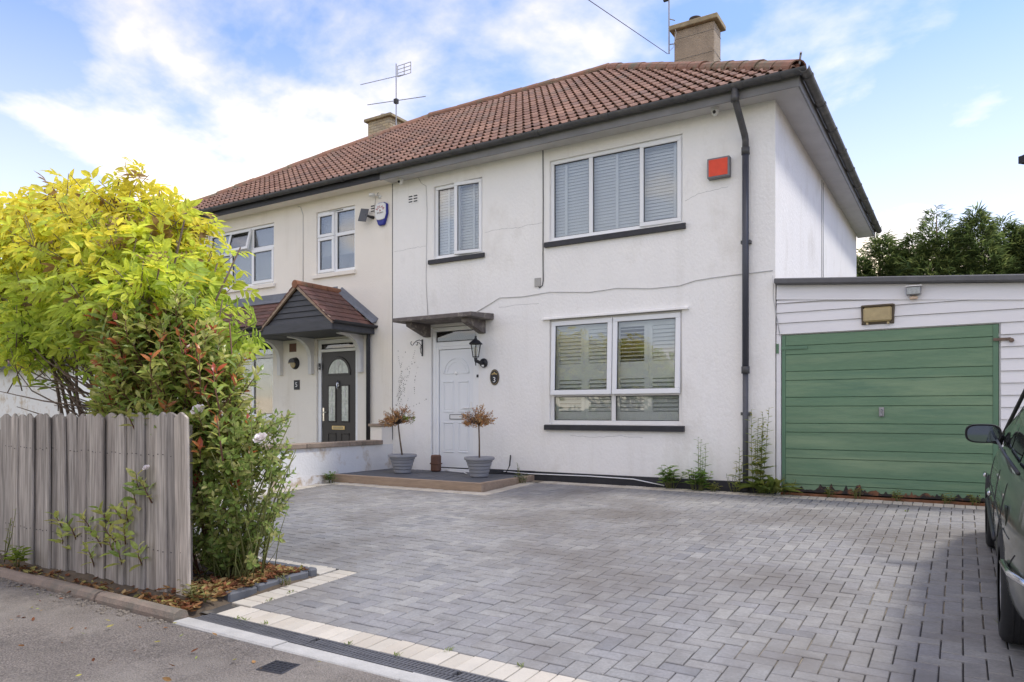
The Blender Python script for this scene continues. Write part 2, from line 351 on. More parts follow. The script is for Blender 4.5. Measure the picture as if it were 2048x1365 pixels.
def inside(cx, cy):
    if cy < 3.145 or cy > 9.18 or cx < -8.13 or cx > XR - .1: return False
    if cx < -3.995 and cy < 4.175: return False
    if cx < -5.27 and cy > 7.85: return False
    return True
U = .1; OX, OY = -3.995, 3.145
for a in range(-48, 78):
    for b in range(-2, 63):
        k = (a - b) % 4
        if k == 0: o_, wx, wy = 'H', 2, 1
        elif k == 3: o_, wx, wy = 'V', 1, 2
        else: continue
        x0, y0 = OX + a * U, OY + b * U
        i0 = inside(x0 + .05, y0 + .05); i1 = inside(x0 + wx * U - .05, y0 + wy * U - .05)
        if i0 and i1: cells.append((x0, y0, o_))
        elif i0: cells.append((x0, y0, 'h'))
        elif i1: cells.append((x0 + (wx - 1) * U, y0 + (wy - 1) * U, 'h'))
for k, c in enumerate(GREYS): pm['h', k] = paver_mesh('paver', .1, .1, c, M['paver'])
def cam_px(x, y):   # how large a paver shows: nearer first, only where the frame looks
    s_, c_ = math.sin(R(31.9)), math.cos(R(31.9))
    d = -s_ * x + c_ * y; r = c_ * x + s_ * y
    u = r / d if d > 0 else 9
    return d if (abs(u) < .72 and d > 2.6 and 1.02 - gz(y) < d * .375) else 99
cells.sort(key=lambda q: cam_px(q[0], q[1]))
rest = MB()
for n, (x0, y0, o_) in enumerate(cells):
    k = rp.choices(range(10), weights=[4,4,3,2,4,4,1.2,1,3,3])[0]
    dz = rp.uniform(-.0022, .0012); tx, ty = rp.uniform(-.006, .006), rp.uniform(-.006, .006)
    if n < 300:
        link('paver', pm[o_, k], drive_o, (x0, y0, gz(y0) + dz), (TILT + tx, ty, rp.uniform(-.006, .006)))
    else:
        me = pm[o_, k]; rest.col = GREYS[k]
        vs_ = [v.co for v in me.vertices]
        rest.add([(x0 + v.x, y0 + v.y, gz(y0 + v.y) + v.z + dz + tx * v.y + ty * v.x) for v in vs_], [tuple(p.vertices) for p in me.polygons])
tag(link('pavers', rest.mesh('pavers', M['paver']), drive_o), kind='stuff')
def wpave(x0, y0, o_):
    k = rp.randrange(5)
    link('border_paver', wm[o_, k], drive_o, (x0, y0, gz(y0) + rp.uniform(-.002, .002)), (TILT + rp.uniform(-.005, .005), rp.uniform(-.005, .005), rp.uniform(-.008, .008)))
x = -4.09
while x < 1.6: wpave(x, 2.945, 'V'); x += .1                # front strip along the drain
y = 3.15
while y < 4.1: wpave(-4.20, y, 'H'); y += .1                # beside the flower bed
x = -8.13
while x < -4.25: wpave(x, 3.97, 'V'); x += .1               # behind the flower bed
y = 4.18
while y < 8.0: wpave(-8.33, y, 'H'); y += .1                # along the low wall
x = -8.13
while x < -5.3: wpave(x, 7.855, 'V'); x += .1               # round the step
y = 8.06
while y < 9.15: wpave(-5.475, y, 'H'); y += .1
x = -5.27
while x < 1.3: wpave(x, 9.185, 'V'); x += .1                # along the house and garage

# drain channel with slotted grate, and the flush concrete kerb in front of it
dc = empty('drain_channel', (0, 0, 0)); tag(dc, 'dark slotted plastic drain channel set along the mouth of the driveway', 'drain')
box('channel', M['black_plastic'], dc, -4.13, 2.0, 2.812, 2.942, -.42, -.325)
def grate(L_=.99):
    b = MB(); zt, zb = 0, -.022
    for (y0, y1) in ((0, .014), (.058, .066), (.114, .128)): b.box(0, L_, y0, y1, zb, zt)
    p = .0255; n = int(L_ / p)
    for row, (y0, y1) in enumerate(((.014, .058), (.066, .114))):
        for i in range(n + 1):
            xx = i * p + (p / 2 if row else 0)
            if xx + .017 < L_: b.add([(xx,y0,zb),(xx+.017,y0,zb),(xx+.017+.008,y1,zb),(xx+.008,y1,zb),(xx,y0,zt-.002),(xx+.017,y0,zt-.002),(xx+.025,y1,zt-.002),(xx+.008,y1,zt-.002)],
                     [(0,3,2,1),(4,5,6,7),(0,1,5,4),(1,2,6,5),(2,3,7,6),(3,0,4,7)])
    return b.mesh('grate', mat('grate_plastic', (.10, .10, .107), .55, var=.2, vscale=9))
gm = grate()
for i in range(6): link('grate', gm, dc, (-4.125 + i * 1.0, 2.813, gz(2.82) + .003), (TILT, 0, 0))
kb = empty('drive_kerb'); tag(kb, kind='structure')
for i in range(6):
    x0 = -4.15 + i * .915
    MB().prism([(2.69, -.42), (2.69, -.287), (2.70, -.277), (2.80, -.277), (2.808, -.282), (2.808, -.42)], 'x', 0, .908).build('kerb_stone', M['concrete'], kb, loc=(x0, 0, .002 * (-1) ** i))
uc = empty('utility_cover', (-2.98, 2.52, -.286), R(8)); tag(uc, 'small square dark cast cover set in the footway by the drain', 'cover')
MB().box(-.085, .085, -.075, .075, -.03, 0).build('plate', M['black_paint'], uc, bevel=.004)
cb = MB()
for i in range(5):
    for j in range(5):
        cb.box(-.068 + i * .03, -.054 + i * .03, -.058 + j * .026, -.046 + j * .026, .0005, .003)
cb.build('studs', M['black_paint'], uc)

# flower bed: soil and dark brick edging
bed = MB(); rb_ = random.Random(11)
bx, by = np.linspace(-8.6, -4.10, 46), np.linspace(2.80, 3.93, 12)
def bz(x, y): return gz(y) + .03 + .02 * math.sin(x * 5.1 + y * 3) * math.cos(y * 7) + (-.03 if y < 3.0 else 0) - (.05 if x > -4.25 else 0)
for i in range(45):
    for j in range(11):
        a, b, c, d = bx[i], bx[i+1], by[j], by[j+1]
        bed.quad((a, c, bz(a, c)), (b, c, bz(b, c)), (b, d, bz(b, d)), (a, d, bz(a, d)))
tag(bed.build('flower_bed', M['soil'], smooth=True), kind='structure')
be = empty('bed_edging', (-4.3, 3.2, -.27)); tag(be, 'low dark slate coloured block edging round the corner of the flower bed', 'edging')
def edge_block(x0, x1, y0, y1, z0, z1): MB().box(x0 + 4.3, x1 + 4.3, y0 - 3.2, y1 - 3.2, z0 + .27, z1 + .27).build('edging_block', M['slate_tile'], be, bevel=.012)
for y0, y1 in ((3.16, 3.40), (3.405, 3.64), (3.645, 3.875), (3.88, 3.96)): edge_block(-4.315, -4.235, y0, y1, gz(y0) - .08, gz(y0) + .055)
for i in range(5): edge_block(-4.32 - .235 * (i + 1), -4.325 - .235 * i, 3.88, 3.96, gz(3.9) - .08, gz(3.9) + .052)

# ------------------------------------------------------------------ houses
YF = 9.5
def wall_open(name, m, parent, x0, x1, z0, z1, ops, y=YF, depth=.10, reveal=None):
    xs = sorted({x0, x1, *[o[0] for o in ops], *[o[1] for o in ops]}); zs_ = sorted({z0, z1, *[o[2] for o in ops], *[o[3] for o in ops]})
    b = MB()
    for i in range(len(xs) - 1):
        for j in range(len(zs_) - 1):
            cx, cz = (xs[i] + xs[i+1]) / 2, (zs_[j] + zs_[j+1]) / 2
            if any(o[0] < cx < o[1] and o[2] < cz < o[3] for o in ops): continue
            b.quad((xs[i], y, zs_[j]), (xs[i+1], y, zs_[j]), (xs[i+1], y, zs_[j+1]), (xs[i], y, zs_[j+1]))
    for (a, c, d, e) in [o[:4] for o in ops]:
        q = y + depth
        b.quad((a, y, d), (a, q, d), (a, q, e), (a, y, e)); b.quad((c, y, d), (c, y, e), (c, q, e), (c, q, d))
        b.quad((a, y, e), (a, q, e), (c, q, e), (c, y, e)); b.quad((a, y, d), (c, y, d), (c, q, d), (a, q, d))
    return b

def frame_mb(b, x0, x1, z0, z1, w, y0, y1):
    b.box(x0, x1, y0, y1, z0, z0 + w); b.box(x0, x1, y0, y1, z1 - w, z1)
    b.box(x0, x0 + w, y0 + .0015, y1 - .0015, z0 + w, z1 - w); b.box(x1 - w, x1, y0 + .0015, y1 - .0015, z0 + w, z1 - w)

def window(house, x0, x1, z0, z1, mulls=(), trans=(), sashes=(), room=True, m='upvc', yf=YF + .035, fw=.055, skip_trans=()):
    """window frame mesh is the part; sash, pane, sill, blinds are its children.
    mulls: x of mullions; trans: (x0,x1,z) bars; sashes: (x0,x1,z0,z1,hinge,open); panes come from the cells."""
    b = MB(); y0, y1 = yf, yf + .06
    frame_mb(b, x0, x1, z0, z1, fw, y0, y1)
    mw = .032
    for mx in mulls: b.box(mx - mw, mx + mw, y0 + .003, y1 - .003, z0 + fw, z1 - fw)
    for (a, c, tz) in trans: b.box(a, c, y0 + .0045, y1 - .0045, tz - mw, tz + mw)
    w = b.build('window', M[m], house, bevel=.005)
    if room:
        r = MB(); d = .75; q0 = y1 + .002
        r.quad((x0, q0 + d, z0), (x1, q0 + d, z0), (x1, q0 + d, z1), (x0, q0 + d, z1))
        r.quad((x0, q0, z0), (x0, q0 + d, z0), (x0, q0 + d, z1), (x0, q0, z1)); r.quad((x1, q0, z0), (x1, q0, z1), (x1, q0 + d, z1), (x1, q0 + d, z0))
        r.quad((x0, q0, z1), (x0, q0 + d, z1), (x1, q0 + d, z1), (x1, q0, z1)); r.quad((x0, q0, z0), (x1, q0, z0), (x1, q0 + d, z0), (x0, q0 + d, z0))
        r.build('room_lining', M['room'], w)
    return w
def pane(w, x0, x1, z0, z1, y, m='glass'):
    g_ = MB(); frame_mb(g_, x0, x1, z0, z1, .009, y - .010, y + .004); 
    g_.build('gasket', M['gasket'], w)
    MB().box(x0 + .004, x1 - .004, y - .003, y + .003, z0 + .004, z1 - .004).build('pane', M[m], w)
def sash(w, x0, x1, z0, z1, hinge=None, ang=0, yf=YF + .035, fw=.058, m='upvc', glassm='glass'):
    """an opening casement standing proud of the frame, turned on its hinge side"""
    s = MB(); Wd, Hd = x1 - x0, z1 - z0
    ox = {'l': 0, 'r': -Wd}.get(hinge, 0); oz = -Hd if hinge == 't' else 0
    frame_mb(s, ox, ox + Wd, oz, oz + Hd, fw, -.028, .02)
    loc = (x0 if hinge != 'r' else x1, yf, z0 if hinge != 't' else z1)
    rot = {'l': (0, 0, -ang), 'r': (0, 0, ang), 't': (-ang, 0, 0)}.get(hinge, (0, 0, 0))
    # a sash and its glass as one sub-part each; the glass sits at the sash's own angle
    o = s.build('sash', M[m], w, bevel=.006, loc=loc, rot=rot)
    g_ = MB(); frame_mb(g_, ox + fw - .002, ox + Wd - fw + .002, oz + fw - .002, oz + Hd - fw + .002, .009, -.014, .004)
    g_.build('gasket', M['gasket'], w, loc=loc, rot=rot)
    MB().box(ox + fw, ox + Wd - fw, -.006, 0, oz + fw, oz + Hd - fw).build('pane', M[glassm], w, loc=loc, rot=rot)
    return o
def sill(w, x0, x1, z0, z1, m, y0=YF - .05, y1=YF + .06):
    MB().prism([(y0, z0), (y0, z1 - .008), (y0 + .008, z1), (y1, z1 + .015), (y1, z0)], 'x', x0, x1).build('sill', M[m], w)
def slats(w, x0, x1, z0, z1, pitch, tilt, y, m='blind', depth=.05, name='blind_slat', th=.003):
    me = MB().box(0, x1 - x0, -depth / 2, depth / 2, -th / 2, th / 2).mesh(name, M[m])
    z = z0 + pitch / 2
    while z < z1:
        link(name, me, w, (x0, y, z), (tilt, 0, 0)); z += pitch

# ---------- white house (right half of the pair)
XP, XW, XE = -8.34, -2.0, -14.9      # party line, right end wall, left end wall
YB = 17.76
ROOF = dict(xl=-15.26, xr=-1.64, yf=9.16, yb=18.10, ze=5.115, rise=2.92)
house = empty('white_house', (-5.2, 9.5, 0)); house_off = Vector((-5.2, 9.5, 0))
tag(house, 'white rendered semi-detached house with dark grey gutters and white front door', 'house')
class Off:      # parts are written in world metres; this shifts them under the house's base point
    pass
def under(o, root):
    o.parent = root; o.matrix_parent_inverse = Matrix.Translation(-Vector(root.location)); return o
HW = empty('tmp')    # temporary root at the origin, its children are handed to the house at the end

W1 = (-5.25, -3.20, 3.58, 4.785); W2 = (-7.44, -6.47, 3.56, 4.76); W3 = (-5.25, -3.21, .845, 2.405); D1 = (-7.50, -6.54, .02, 2.43)
b = wall_open('wall', None, None, XP, XW, -.35, 5.1, [W1, W2, W3, D1])
b.quad((XW, YF, -.35), (XW, YB, -.35), (XW, YB, 5.1), (XW, YF, 5.1)); b.quad((XP, YB, -.35), (XP, YB, 5.1), (XW, YB, 5.1), (XW, YB, -.35))
b.build('wall', M['white_render'], HW)
pl = MB().box(-5.5, XW + .012, YF - .014, YF + .02, -.2, .125).box(-6.54, -5.5, YF - .014, YF + .02, -.2, .128); pl.build('plinth', M['black_paint'], HW)
# upper wide window: two fixed lights and a casement on the right
w = window(HW, *W1, mulls=(-4.588, -3.80))
pane(w, -5.195, -4.62, 3.635, 4.73, YF + .065); pane(w, -4.556, -3.832, 3.635, 4.73, YF + .065)
sash(w, -3.82, -3.225, 3.605, 4.76, 'r', R(.6))
sill(w, -5.32, -3.155, 3.49, 3.565, 'black_paint')
slats(w, -5.22, -3.22, 3.62, 4.74, .046, R(66), YF + .135)
for tx in (-5.02, -4.83 + .63, -3.34): MB().box(tx - .022, tx + .022, YF + .100, YF + .104, 3.62, 4.74).build('blind_tape', M['upvc'], w)
MB().box(-5.245, -3.205, YF + .107, YF + .17, 4.71, 4.78).build('blind_rail', M['blind'], w)
# small window above the door, its right casement pushed open
w = window(HW, *W2, mulls=(-6.975,))
pane(w, -7.385, -7.007, 3.615, 4.705, YF + .065)
sash(w, -6.995, -6.49, 3.575, 4.745, 'r', R(7))
sill(w, -7.53, -6.42, 3.475, 3.545, 'black_paint')
slats(w, -7.42, -6.49, 3.60, 4.72, .046, R(66), YF + .135)
for tx in (-7.20, -6.70): MB().box(tx - .018, tx + .018, YF + .100, YF + .104, 3.6, 4.72).build('blind_tape', M['upvc'], w)
# ground-floor window: two top-hung sashes over two fixed lights, plantation shutters inside
w = window(HW, *W3, mulls=(-4.23,), trans=((-5.20, -4.262, 1.285), (-4.198, -3.26, 1.285)), m='upvc_old')
pane(w, -5.195, -4.262, .90, 1.253, YF + .065); pane(w, -4.198, -3.265, .90, 1.253, YF + .065)
sash(w, -5.225, -4.24, 1.275, 2.375, 't', R(2.0), fw=.07); sash(w, -4.225, -3.235, 1.275, 2.375, 't', R(2.2), fw=.07)
sill(w, -5.32, -3.17, .755, .83, 'black_paint')
MB().prism([(YF - .06, 2.405), (YF - .055, 2.43), (YF + .02, 2.45), (YF + .03, 2.405)], 'x', -5.36, -3.11).build('drip_hood', M['white_render'], w)
for k in range(4):
    a = -5.215 + k * .4925; c = a + .49
    sb = MB(); y0, y1 = YF + .13, YF + .16
    sb.box(a, a + .06, y0, y1, .86, 2.39); sb.box(c - .06, c, y0, y1, .86, 2.39)
    sb.box(a + .06, c - .06, y0, y1, .86, 1.03); sb.box(a + .06, c - .06, y0, y1, 1.50, 1.74); sb.box(a + .06, c - .06, y0, y1, 2.24, 2.39)
    sb.build('shutter_panel', M['shutter'], w)
    tl = [R(58), R(54), R(16), R(54)][k]
    slats(w, a + .062, c - .062, 1.745, 2.235, .0545, tl, YF + .145, 'shutter', .062, 'louvre', .006)
    slats(w, a + .062, c - .062, 1.035, 1.495, .0575, R(50), YF + .145, 'shutter', .062, 'louvre', .006)
# front door with fanlight
fr = MB(); frame_mb(fr, -7.49, -6.55, .03, 2.42, .065, YF + .03, YF + .1); fr.box(-7.425, -6.615, YF + .033, YF + .097, 2.10, 2.18)
fr.box(-7.425, -7.37, YF + .036, YF + .094, .095, 2.10); fr.box(-6.67, -6.615, YF + .036, YF + .094, .095, 2.10); fr.box(-7.37, -6.67, YF + .036, YF + .094, 2.055, 2.10)
door = fr.build('door_frame', M['upvc'], HW, bevel=.005)
pane(door, -7.42, -6.62, 2.185, 2.35, YF + .06, 'glass_dark')
box('fanlight_backing', M['room'], door, -7.43, -6.61, YF + .14, YF + .15, 2.1, 2.4)
leaf = MB().box(-7.362, -6.678, YF + .055, YF + .095, .115, 2.048); leaf = leaf.build('door', M['door_white'], HW, bevel=.004)
box('door_seal', M['gasket'], door, -7.3698, -6.6702, YF + .07, YF + .092, .1, 2.0548)
def moulding(x0, x1, z0, z1, y, m, par, w=.022, d=.012):
    b = MB(); frame_mb(b, x0, x1, z0, z1, w, y - d, y + .004); b.build('door_panel', m, par, bevel=.006)
    MB().box(x0 + w + .016, x1 - w - .016, y - d * .55, y + .004, z0 + w + .016, z1 - w - .016).build('door_panel', m, par, bevel=.005)
yl = YF + .055
for (a, c) in ((-7.285, -7.065), (-6.985, -6.765)):
    moulding(a, c, 1.02, 1.53, yl, M['door_white'], leaf); moulding(a, c, .36, .86, yl, M['door_white'], leaf)
ar = MB(); cx, cz, r0, r1 = -7.02, 1.66, .235, .262
for rr, dd in ((.262, .012), (.20, .007)):
    pts = [(cx + rr * math.cos(t), cz + rr * math.sin(t)) for t in np.linspace(0, math.pi, 19)]
    pin = [(cx + (rr - .024) * math.cos(t), cz + (rr - .024) * math.sin(t)) for t in np.linspace(0, math.pi, 19)]
    for i in range(18):
        ar.add([(pts[i][0], yl - dd, pts[i][1]), (pts[i+1][0], yl - dd, pts[i+1][1]), (pin[i+1][0], yl - dd, pin[i+1][1]), (pin[i][0], yl - dd, pin[i][1]),
                (pts[i][0], yl, pts[i][1]), (pts[i+1][0], yl, pts[i+1][1]), (pin[i+1][0], yl, pin[i+1][1]), (pin[i][0], yl, pin[i][1])],
               [(0,1,2,3),(0,4,5,1),(3,2,6,7)])
ar.box(cx - .262, cx - .06, yl - .012, yl + .002, cz - .012, cz + .01); ar.box(cx + .06, cx + .262, yl - .012, yl + .002, cz - .012, cz + .01)
ar.build('fan_moulding', M['door_white'], leaf)
MB().lathe([(.0, -.022), (.02, -.02), (.03, -.012), (.035, 0)], 14, (cx, yl, cz), 'y').build('knocker', M['upvc'], leaf, smooth=True)
lb = MB(); frame_mb(lb, -7.15, -6.88, .905, .985, .008, yl - .012, yl + .002); lb.build('letterbox_rim', M['gasket'], leaf)
box('letterbox', M['white_plastic'], leaf, -7.14, -6.89, yl - .009, yl + .002, .914, .976)
hb = MB().box(-6.735, -6.705, yl - .01, yl, .94, 1.19).tube([(-6.72, yl - .03, 1.09), (-6.80, yl - .045, 1.09), (-6.86, yl - .04, 1.088)], .011, 8)
hb.tube([(-6.72, yl, 1.09), (-6.72, yl - .034, 1.09)], .011, 8); hb.build('door_handle', M['white_plastic'], leaf)
MB().lathe([(0, -.014), (.008, -.013), (.009, 0)], 10, (-6.72, yl - .009, .985), 'y').build('lock', M['gasket'], leaf)
# concrete canopy on two brackets
can = MB().prism([(8.88, 2.47), (8.885, 2.535), (YF + .01, 2.575), (YF + .01, 2.475)], 'x', -7.80, -6.25).build('canopy', M['canopy'], HW, bevel=.006)
for bx_ in (-7.56, -6.46):
    MB().prism([(9.0, 2.468), (YF + .01, 2.472), (YF + .01, 2.27), (YF - .05, 2.27), (9.0, 2.405)], 'x', bx_ - .055, bx_ + .055).build('canopy_bracket', M['canopy'], can)
# soffit, fascia, gutters, downpipe
box('soffit', M['grey_soffit'], HW, XP, -1.675, 9.20, YF + .01, 4.965, 4.985)
box('soffit', M['grey_soffit'], HW, XW - .01, -1.675, YF + .0105, 18.06, 4.9648, 4.984)
box('fascia', M['grey_fascia'], HW, XP, -1.655, 9.178, 9.199, 4.935, 5.12)
box('fascia', M['grey_fascia'], HW, -1.674, -1.654, 9.2, 18.08, 4.935, 5.118)
def gutter(par, p0, p1, m, r=.062, joints=(), n=14):
    p0, p1 = Vector(p0), Vector(p1); d = (p1 - p0).normalized(); side = Vector((-d.y, d.x, 0)); b = MB()
    ring = [(math.cos(t) * r, -math.sin(t) * r) for t in np.linspace(0, math.pi, n)] + [(math.cos(t) * (r - .006), -math.sin(t) * (r - .006)) for t in np.linspace(math.pi, 0, n)]
    vs_ = []
    for p in (p0, p1):
        for (a, c) in ring: vs_.append(p + side * a + Vector((0, 0, c)))
    k = len(ring); b.add(vs_, [(i, (i + 1) % k, k + (i + 1) % k, k + i) for i in range(k)] + [tuple(range(k)), tuple(range(2 * k - 1, k - 1, -1))])
    g_ = b.build('gutter', M[m], par, smooth=False)
    for t in joints:
        c = p0 + d * t; b = MB(); vs_ = []
        for q in (-.035, .035):
            for (a, e) in [(math.cos(u) * (r + .008), -math.sin(u) * (r + .008)) for u in np.linspace(0, math.pi, n)]: vs_.append(c + d * q + side * a + Vector((0, 0, e)))
        for q in (-.035, .035):
            for (a, e) in [(math.cos(u) * (r - .004), -math.sin(u) * (r - .004)) for u in np.linspace(0, math.pi, n)]: vs_.append(c + d * q + side * a + Vector((0, 0, e)))
        fs = [(i, i + 1, n + i + 1, n + i) for i in range(n - 1)] + [(i, i + 1, 2*n + i + 1, 2*n + i) for i in range(n - 1)] + [(n + i, n + i + 1, 3*n + i + 1, 3*n + i) for i in range(n - 1)]
        b.add(vs_, fs); b.build('gutter_joint', M[m], g_)
    return g_
gutter(HW, (XP, 9.107, 5.10), (-1.56, 9.107, 5.10), 'gutter', joints=(.02, 1.05, 2.0, 3.1, 4.2, 5.3, 6.0, 6.45))
gutter(HW, (-1.585, 9.05, 5.098), (-1.585, 18.15, 5.098), 'gutter_side', joints=(.25, 1.2, 2.2, 3.2, 4.2, 5.2, 6.2, 7.2, 8.2, 8.9))
dp = MB().tube([(-2.40, 9.107, 5.05), (-2.40, 9.107, 4.93), (-2.39, 9.14, 4.86), (-2.355, 9.40, 4.56), (-2.35, 9.425, 4.5), (-2.35, 9.425, 4.3)], .042, 12)
dp = dp.build('downpipe', M['gutter'], HW, smooth=True)
MB().tube([(-2.35, 9.425, 4.36), (-2.35, 9.425, 1.55)], .042, 12).build('pipe_length', mat('downpipe_grey', (.055, .058, .075), .45, var=.12, vscale=5), dp, smooth=True)
MB().tube([(-2.35, 9.425, 1.56), (-2.35, 9.425, .02)], .036, 12).build('pipe_length', mat('downpipe_low', (.09, .092, .105), .5, var=.25, vscale=9), dp, smooth=True)
for z in (4.93, 4.36, 1.56): MB().tube([((-2.40 if z > 4.9 else -2.35), (9.107 if z > 4.9 else 9.425), z - .045), ((-2.40 if z > 4.9 else -2.35), (9.107 if z > 4.9 else 9.425), z + .045)], .052, 12).build('collar', M['gutter'], dp, smooth=True)
for z in (3.2, 1.0): box('pipe_clip', M['gutter'], dp, -2.41, -2.29, 9.42, 9.502, z - .02, z + .02)
# cables on the front wall
def cable(pts, r, m, par, name='cable'):
    return MB().tube(pts, r, 6).build(name, M[m], par, smooth=True)
yc = YF - .008
cable([(-5.36, yc, 4.97), (-5.355, yc, 4.2), (-5.36, yc, 3.4), (-5.355, yc, 3.0), (-5.37, yc, 2.93), (-5.42, yc, 2.90), (-5.45, yc, 2.95)], .008, 'dark_cable', HW)
box('cable_box', M['concrete'], HW, -5.50, -5.40, YF - .02, YF + .002, 2.92, 3.05)
pts = [(1545, 541), (1440, 548), (1390, 556), (1360, 567), (1300, 572), (1235, 571), (1180, 580), (1100, 583), (1045, 594), (1000, 597), (975, 612), (938, 628)]
cab = [(-2.03, 2.81), (-2.64, 2.80), (-3.02, 2.78), (-3.24, 2.73), (-3.66, 2.73), (-4.15, 2.78), (-4.58, 2.76), (-5.24, 2.82), (-5.72, 2.79), (-6.13, 2.81), (-6.36, 2.71), (-6.62, 2.60)]
cable([(x, yc, z) for x, z in cab], .006, 'cable', HW)
cable([(-7.77, yc, 4.98), (-7.70, yc, 4.86), (-7.60, yc, 4.80), (-7.58, yc, 4.4), (-7.60, yc, 3.2), (-7.56, yc, 2.62)], .005, 'cable', HW)
cable([(-2.03, yc, 2.75), (-2.02, yc, 2.45), (-1.94, yc - .01, 1.98)], .005, 'cable', HW)
cable([(-6.05, YF - .022, .10), (-5.6, YF - .024, .085), (-4.6, YF - .022, .095), (-3.9, YF - .024, .085), (-3.45, YF - .03, .02)], .008, 'upvc', HW)
cable([(-1.99, 13.0, 4.9), (-1.99, 13.0, 2.7)], .007, 'cable', HW)
cable([(-1.99, 13.16, 4.9), (-1.99, 13.16, 2.7)], .007, 'cable', HW)
ivy = MB(); ri = random.Random(8)
for k in range(15):
    x_, z_ = -8.30 + ri.random() * .12, .75 + ri.random() * .5; a_ = ri.uniform(.9, 1.6)
    for j in range(ri.randint(14, 34)):
        x_ += math.cos(a_) * .032; z_ += math.sin(a_) * .032; a_ += ri.gauss(0, .12)
        if x_ < -8.32 or x_ > -7.6 or z_ > 2.1: break
        if ri.random() < .55: w_ = ri.uniform(.003, .008); h_ = ri.uniform(.006, .016); ivy.box(x_ - w_, x_ + w_, YF - .0025, YF + .001, z_, z_ + h_)
tag(ivy.build('ivy_marks', mat('ivy_marks', (.16, .15, .14), .95), HW), kind='stuff')
for cr in ([(-6.42, 3.87), (-6.1, 3.89), (-5.8, 3.86), (-5.6, 3.885), (-5.33, 3.87)], [(-6.16, 2.66), (-5.8, 2.675), (-5.36, 2.665)], [(-3.17, 3.86), (-3.0, 3.93), (-2.8, 3.95), (-2.55, 3.97)], [(-8.3, 3.78), (-7.9, 3.80), (-7.55, 3.80)], [(-4.9, .68), (-4.5, .66), (-4.1, .685), (-3.7, .665)]):
    pts_ = []
    for (x0, z0), (x1, z1) in zip(cr[:-1], cr[1:]):
        for j in range(6): pts_.append((x0 + (x1 - x0) * j / 6, YF + .0005, z0 + (z1 - z0) * j / 6 + ri.uniform(-.008, .008)))
    MB().tube(pts_, .0028, 4).build('crack', mat('crack', (.45, .44, .43), .9) if 'crack' not in bpy.data.materials else bpy.data.materials['crack'], HW)
# air brick
def air_brick(par, x, z, m):
    b = MB().box(x - .11, x + .11, YF - .006, YF + .002, z - .075, z + .075).build('air_vent', M[m], par)
    for i in (-1, 1):
        for j in (-1, 0, 1): box('vent_slot', M['gasket'], b, x + i * .053 - .04, x + i * .053 + .04, YF - .0085, YF - .004, z + j * .045 - .011, z + j * .045 + .009)
air_brick(HW, -7.88, 4.63, 'white_render')

# ---------- roof of clay-coloured double roman tiles
ze, rise = ROOF['ze'], ROOF['rise']
hd = (ROOF['yb'] - ROOF['yf']) / 2; pitch = math.atan(rise / hd); cosp, sinp = math.cos(pitch), math.sin(pitch); LS = hd / cosp
TCOL = [(0.249, 0.142, 0.1), (0.231, 0.131, 0.095), (0.268, 0.153, 0.109), (0.218, 0.123, 0.09), (0.239, 0.142, 0.106), (0.277, 0.16, 0.115), (0.228, 0.125, 0.09), (0.198, 0.12, 0.094)]
TP = [(0, 0), (.012, .022), (.030, .032), (.048, .022), (.060, 0), (.15, 0), (.162, .022), (.18, .032), (.198, .022), (.21, 0), (.3, 0)]
TL = .36
def tile_mesh(col, clip=None, v0=0):
    b = MB(); b.col = col; n = len(TP); rows = []
    for (lv, lift, k, dn) in ((0, .036, 1, .016), (0, .036, 1, 0), (TL, .0, .55, 0)):
        row = []
        for (lx, h) in TP:
            x_ = lx
            if clip: lo, hi = clip(lv); x_ = min(max(lx, lo), hi)
            row.append((x_, lv, lift + h * k - dn))
        rows.append(row)
    b.add(rows[0] + rows[1] + rows[2], [(i, i + 1, n + i + 1, n + i) for i in range(n - 1)] + [(n + i, n + i + 1, 2*n + i + 1, 2*n + i) for i in range(n - 1)])
    return b.mesh('roof_tile', M['tile'], smooth=False)
tmesh = [tile_mesh(c) for c in TCOL]
rt = random.Random(5)
def lay_tiles(par, xa, xb, k0, k1):
    GA = .295; rows = int(LS / GA) + 1
    for j in range(rows):
        v = j * GA - .045
        for k in range(k0, k1):
            ux = XP + .3 * k
            def lim(lv, v=v, ux=ux):
                h = max(0, (v + lv)) * cosp
                return (ROOF['xl'] + h - ux, ROOF['xr'] - h - ux)
            lo, hi = lim(0)
            if hi < .02 or lo > .28: continue
            lo2, hi2 = lim(TL)
            if v + .1 > LS: continue
            col = rt.randrange(8)
            full = lo2 <= 0 and hi2 >= .3 and v + TL <= LS
            if full: me = tmesh[col]
            else:
                def clip(lv, lim=lim, v=v):
                    a, c = lim(min(lv, LS - v)); c = max(c, a)
                    return (a, c) if a > 0 or c < .3 else (0, .3)
                me = tile_mesh(TCOL[col], clip)
                if v + TL > LS:
                    for q in me.vertices:
                        if q.co.y > LS - v: q.co.y = LS - v
            link('roof_tile', me, par, (ux, ROOF['yf'] + v * cosp, ze + v * sinp + .012 + rt.uniform(-.002, .003)), (pitch + rt.uniform(-.004, .004), rt.uniform(-.004, .004), 0))
zr = ze + rise; yr = ROOF['yf'] + hd; xr0, xr1 = ROOF['xl'] + hd, ROOF['xr'] - hd
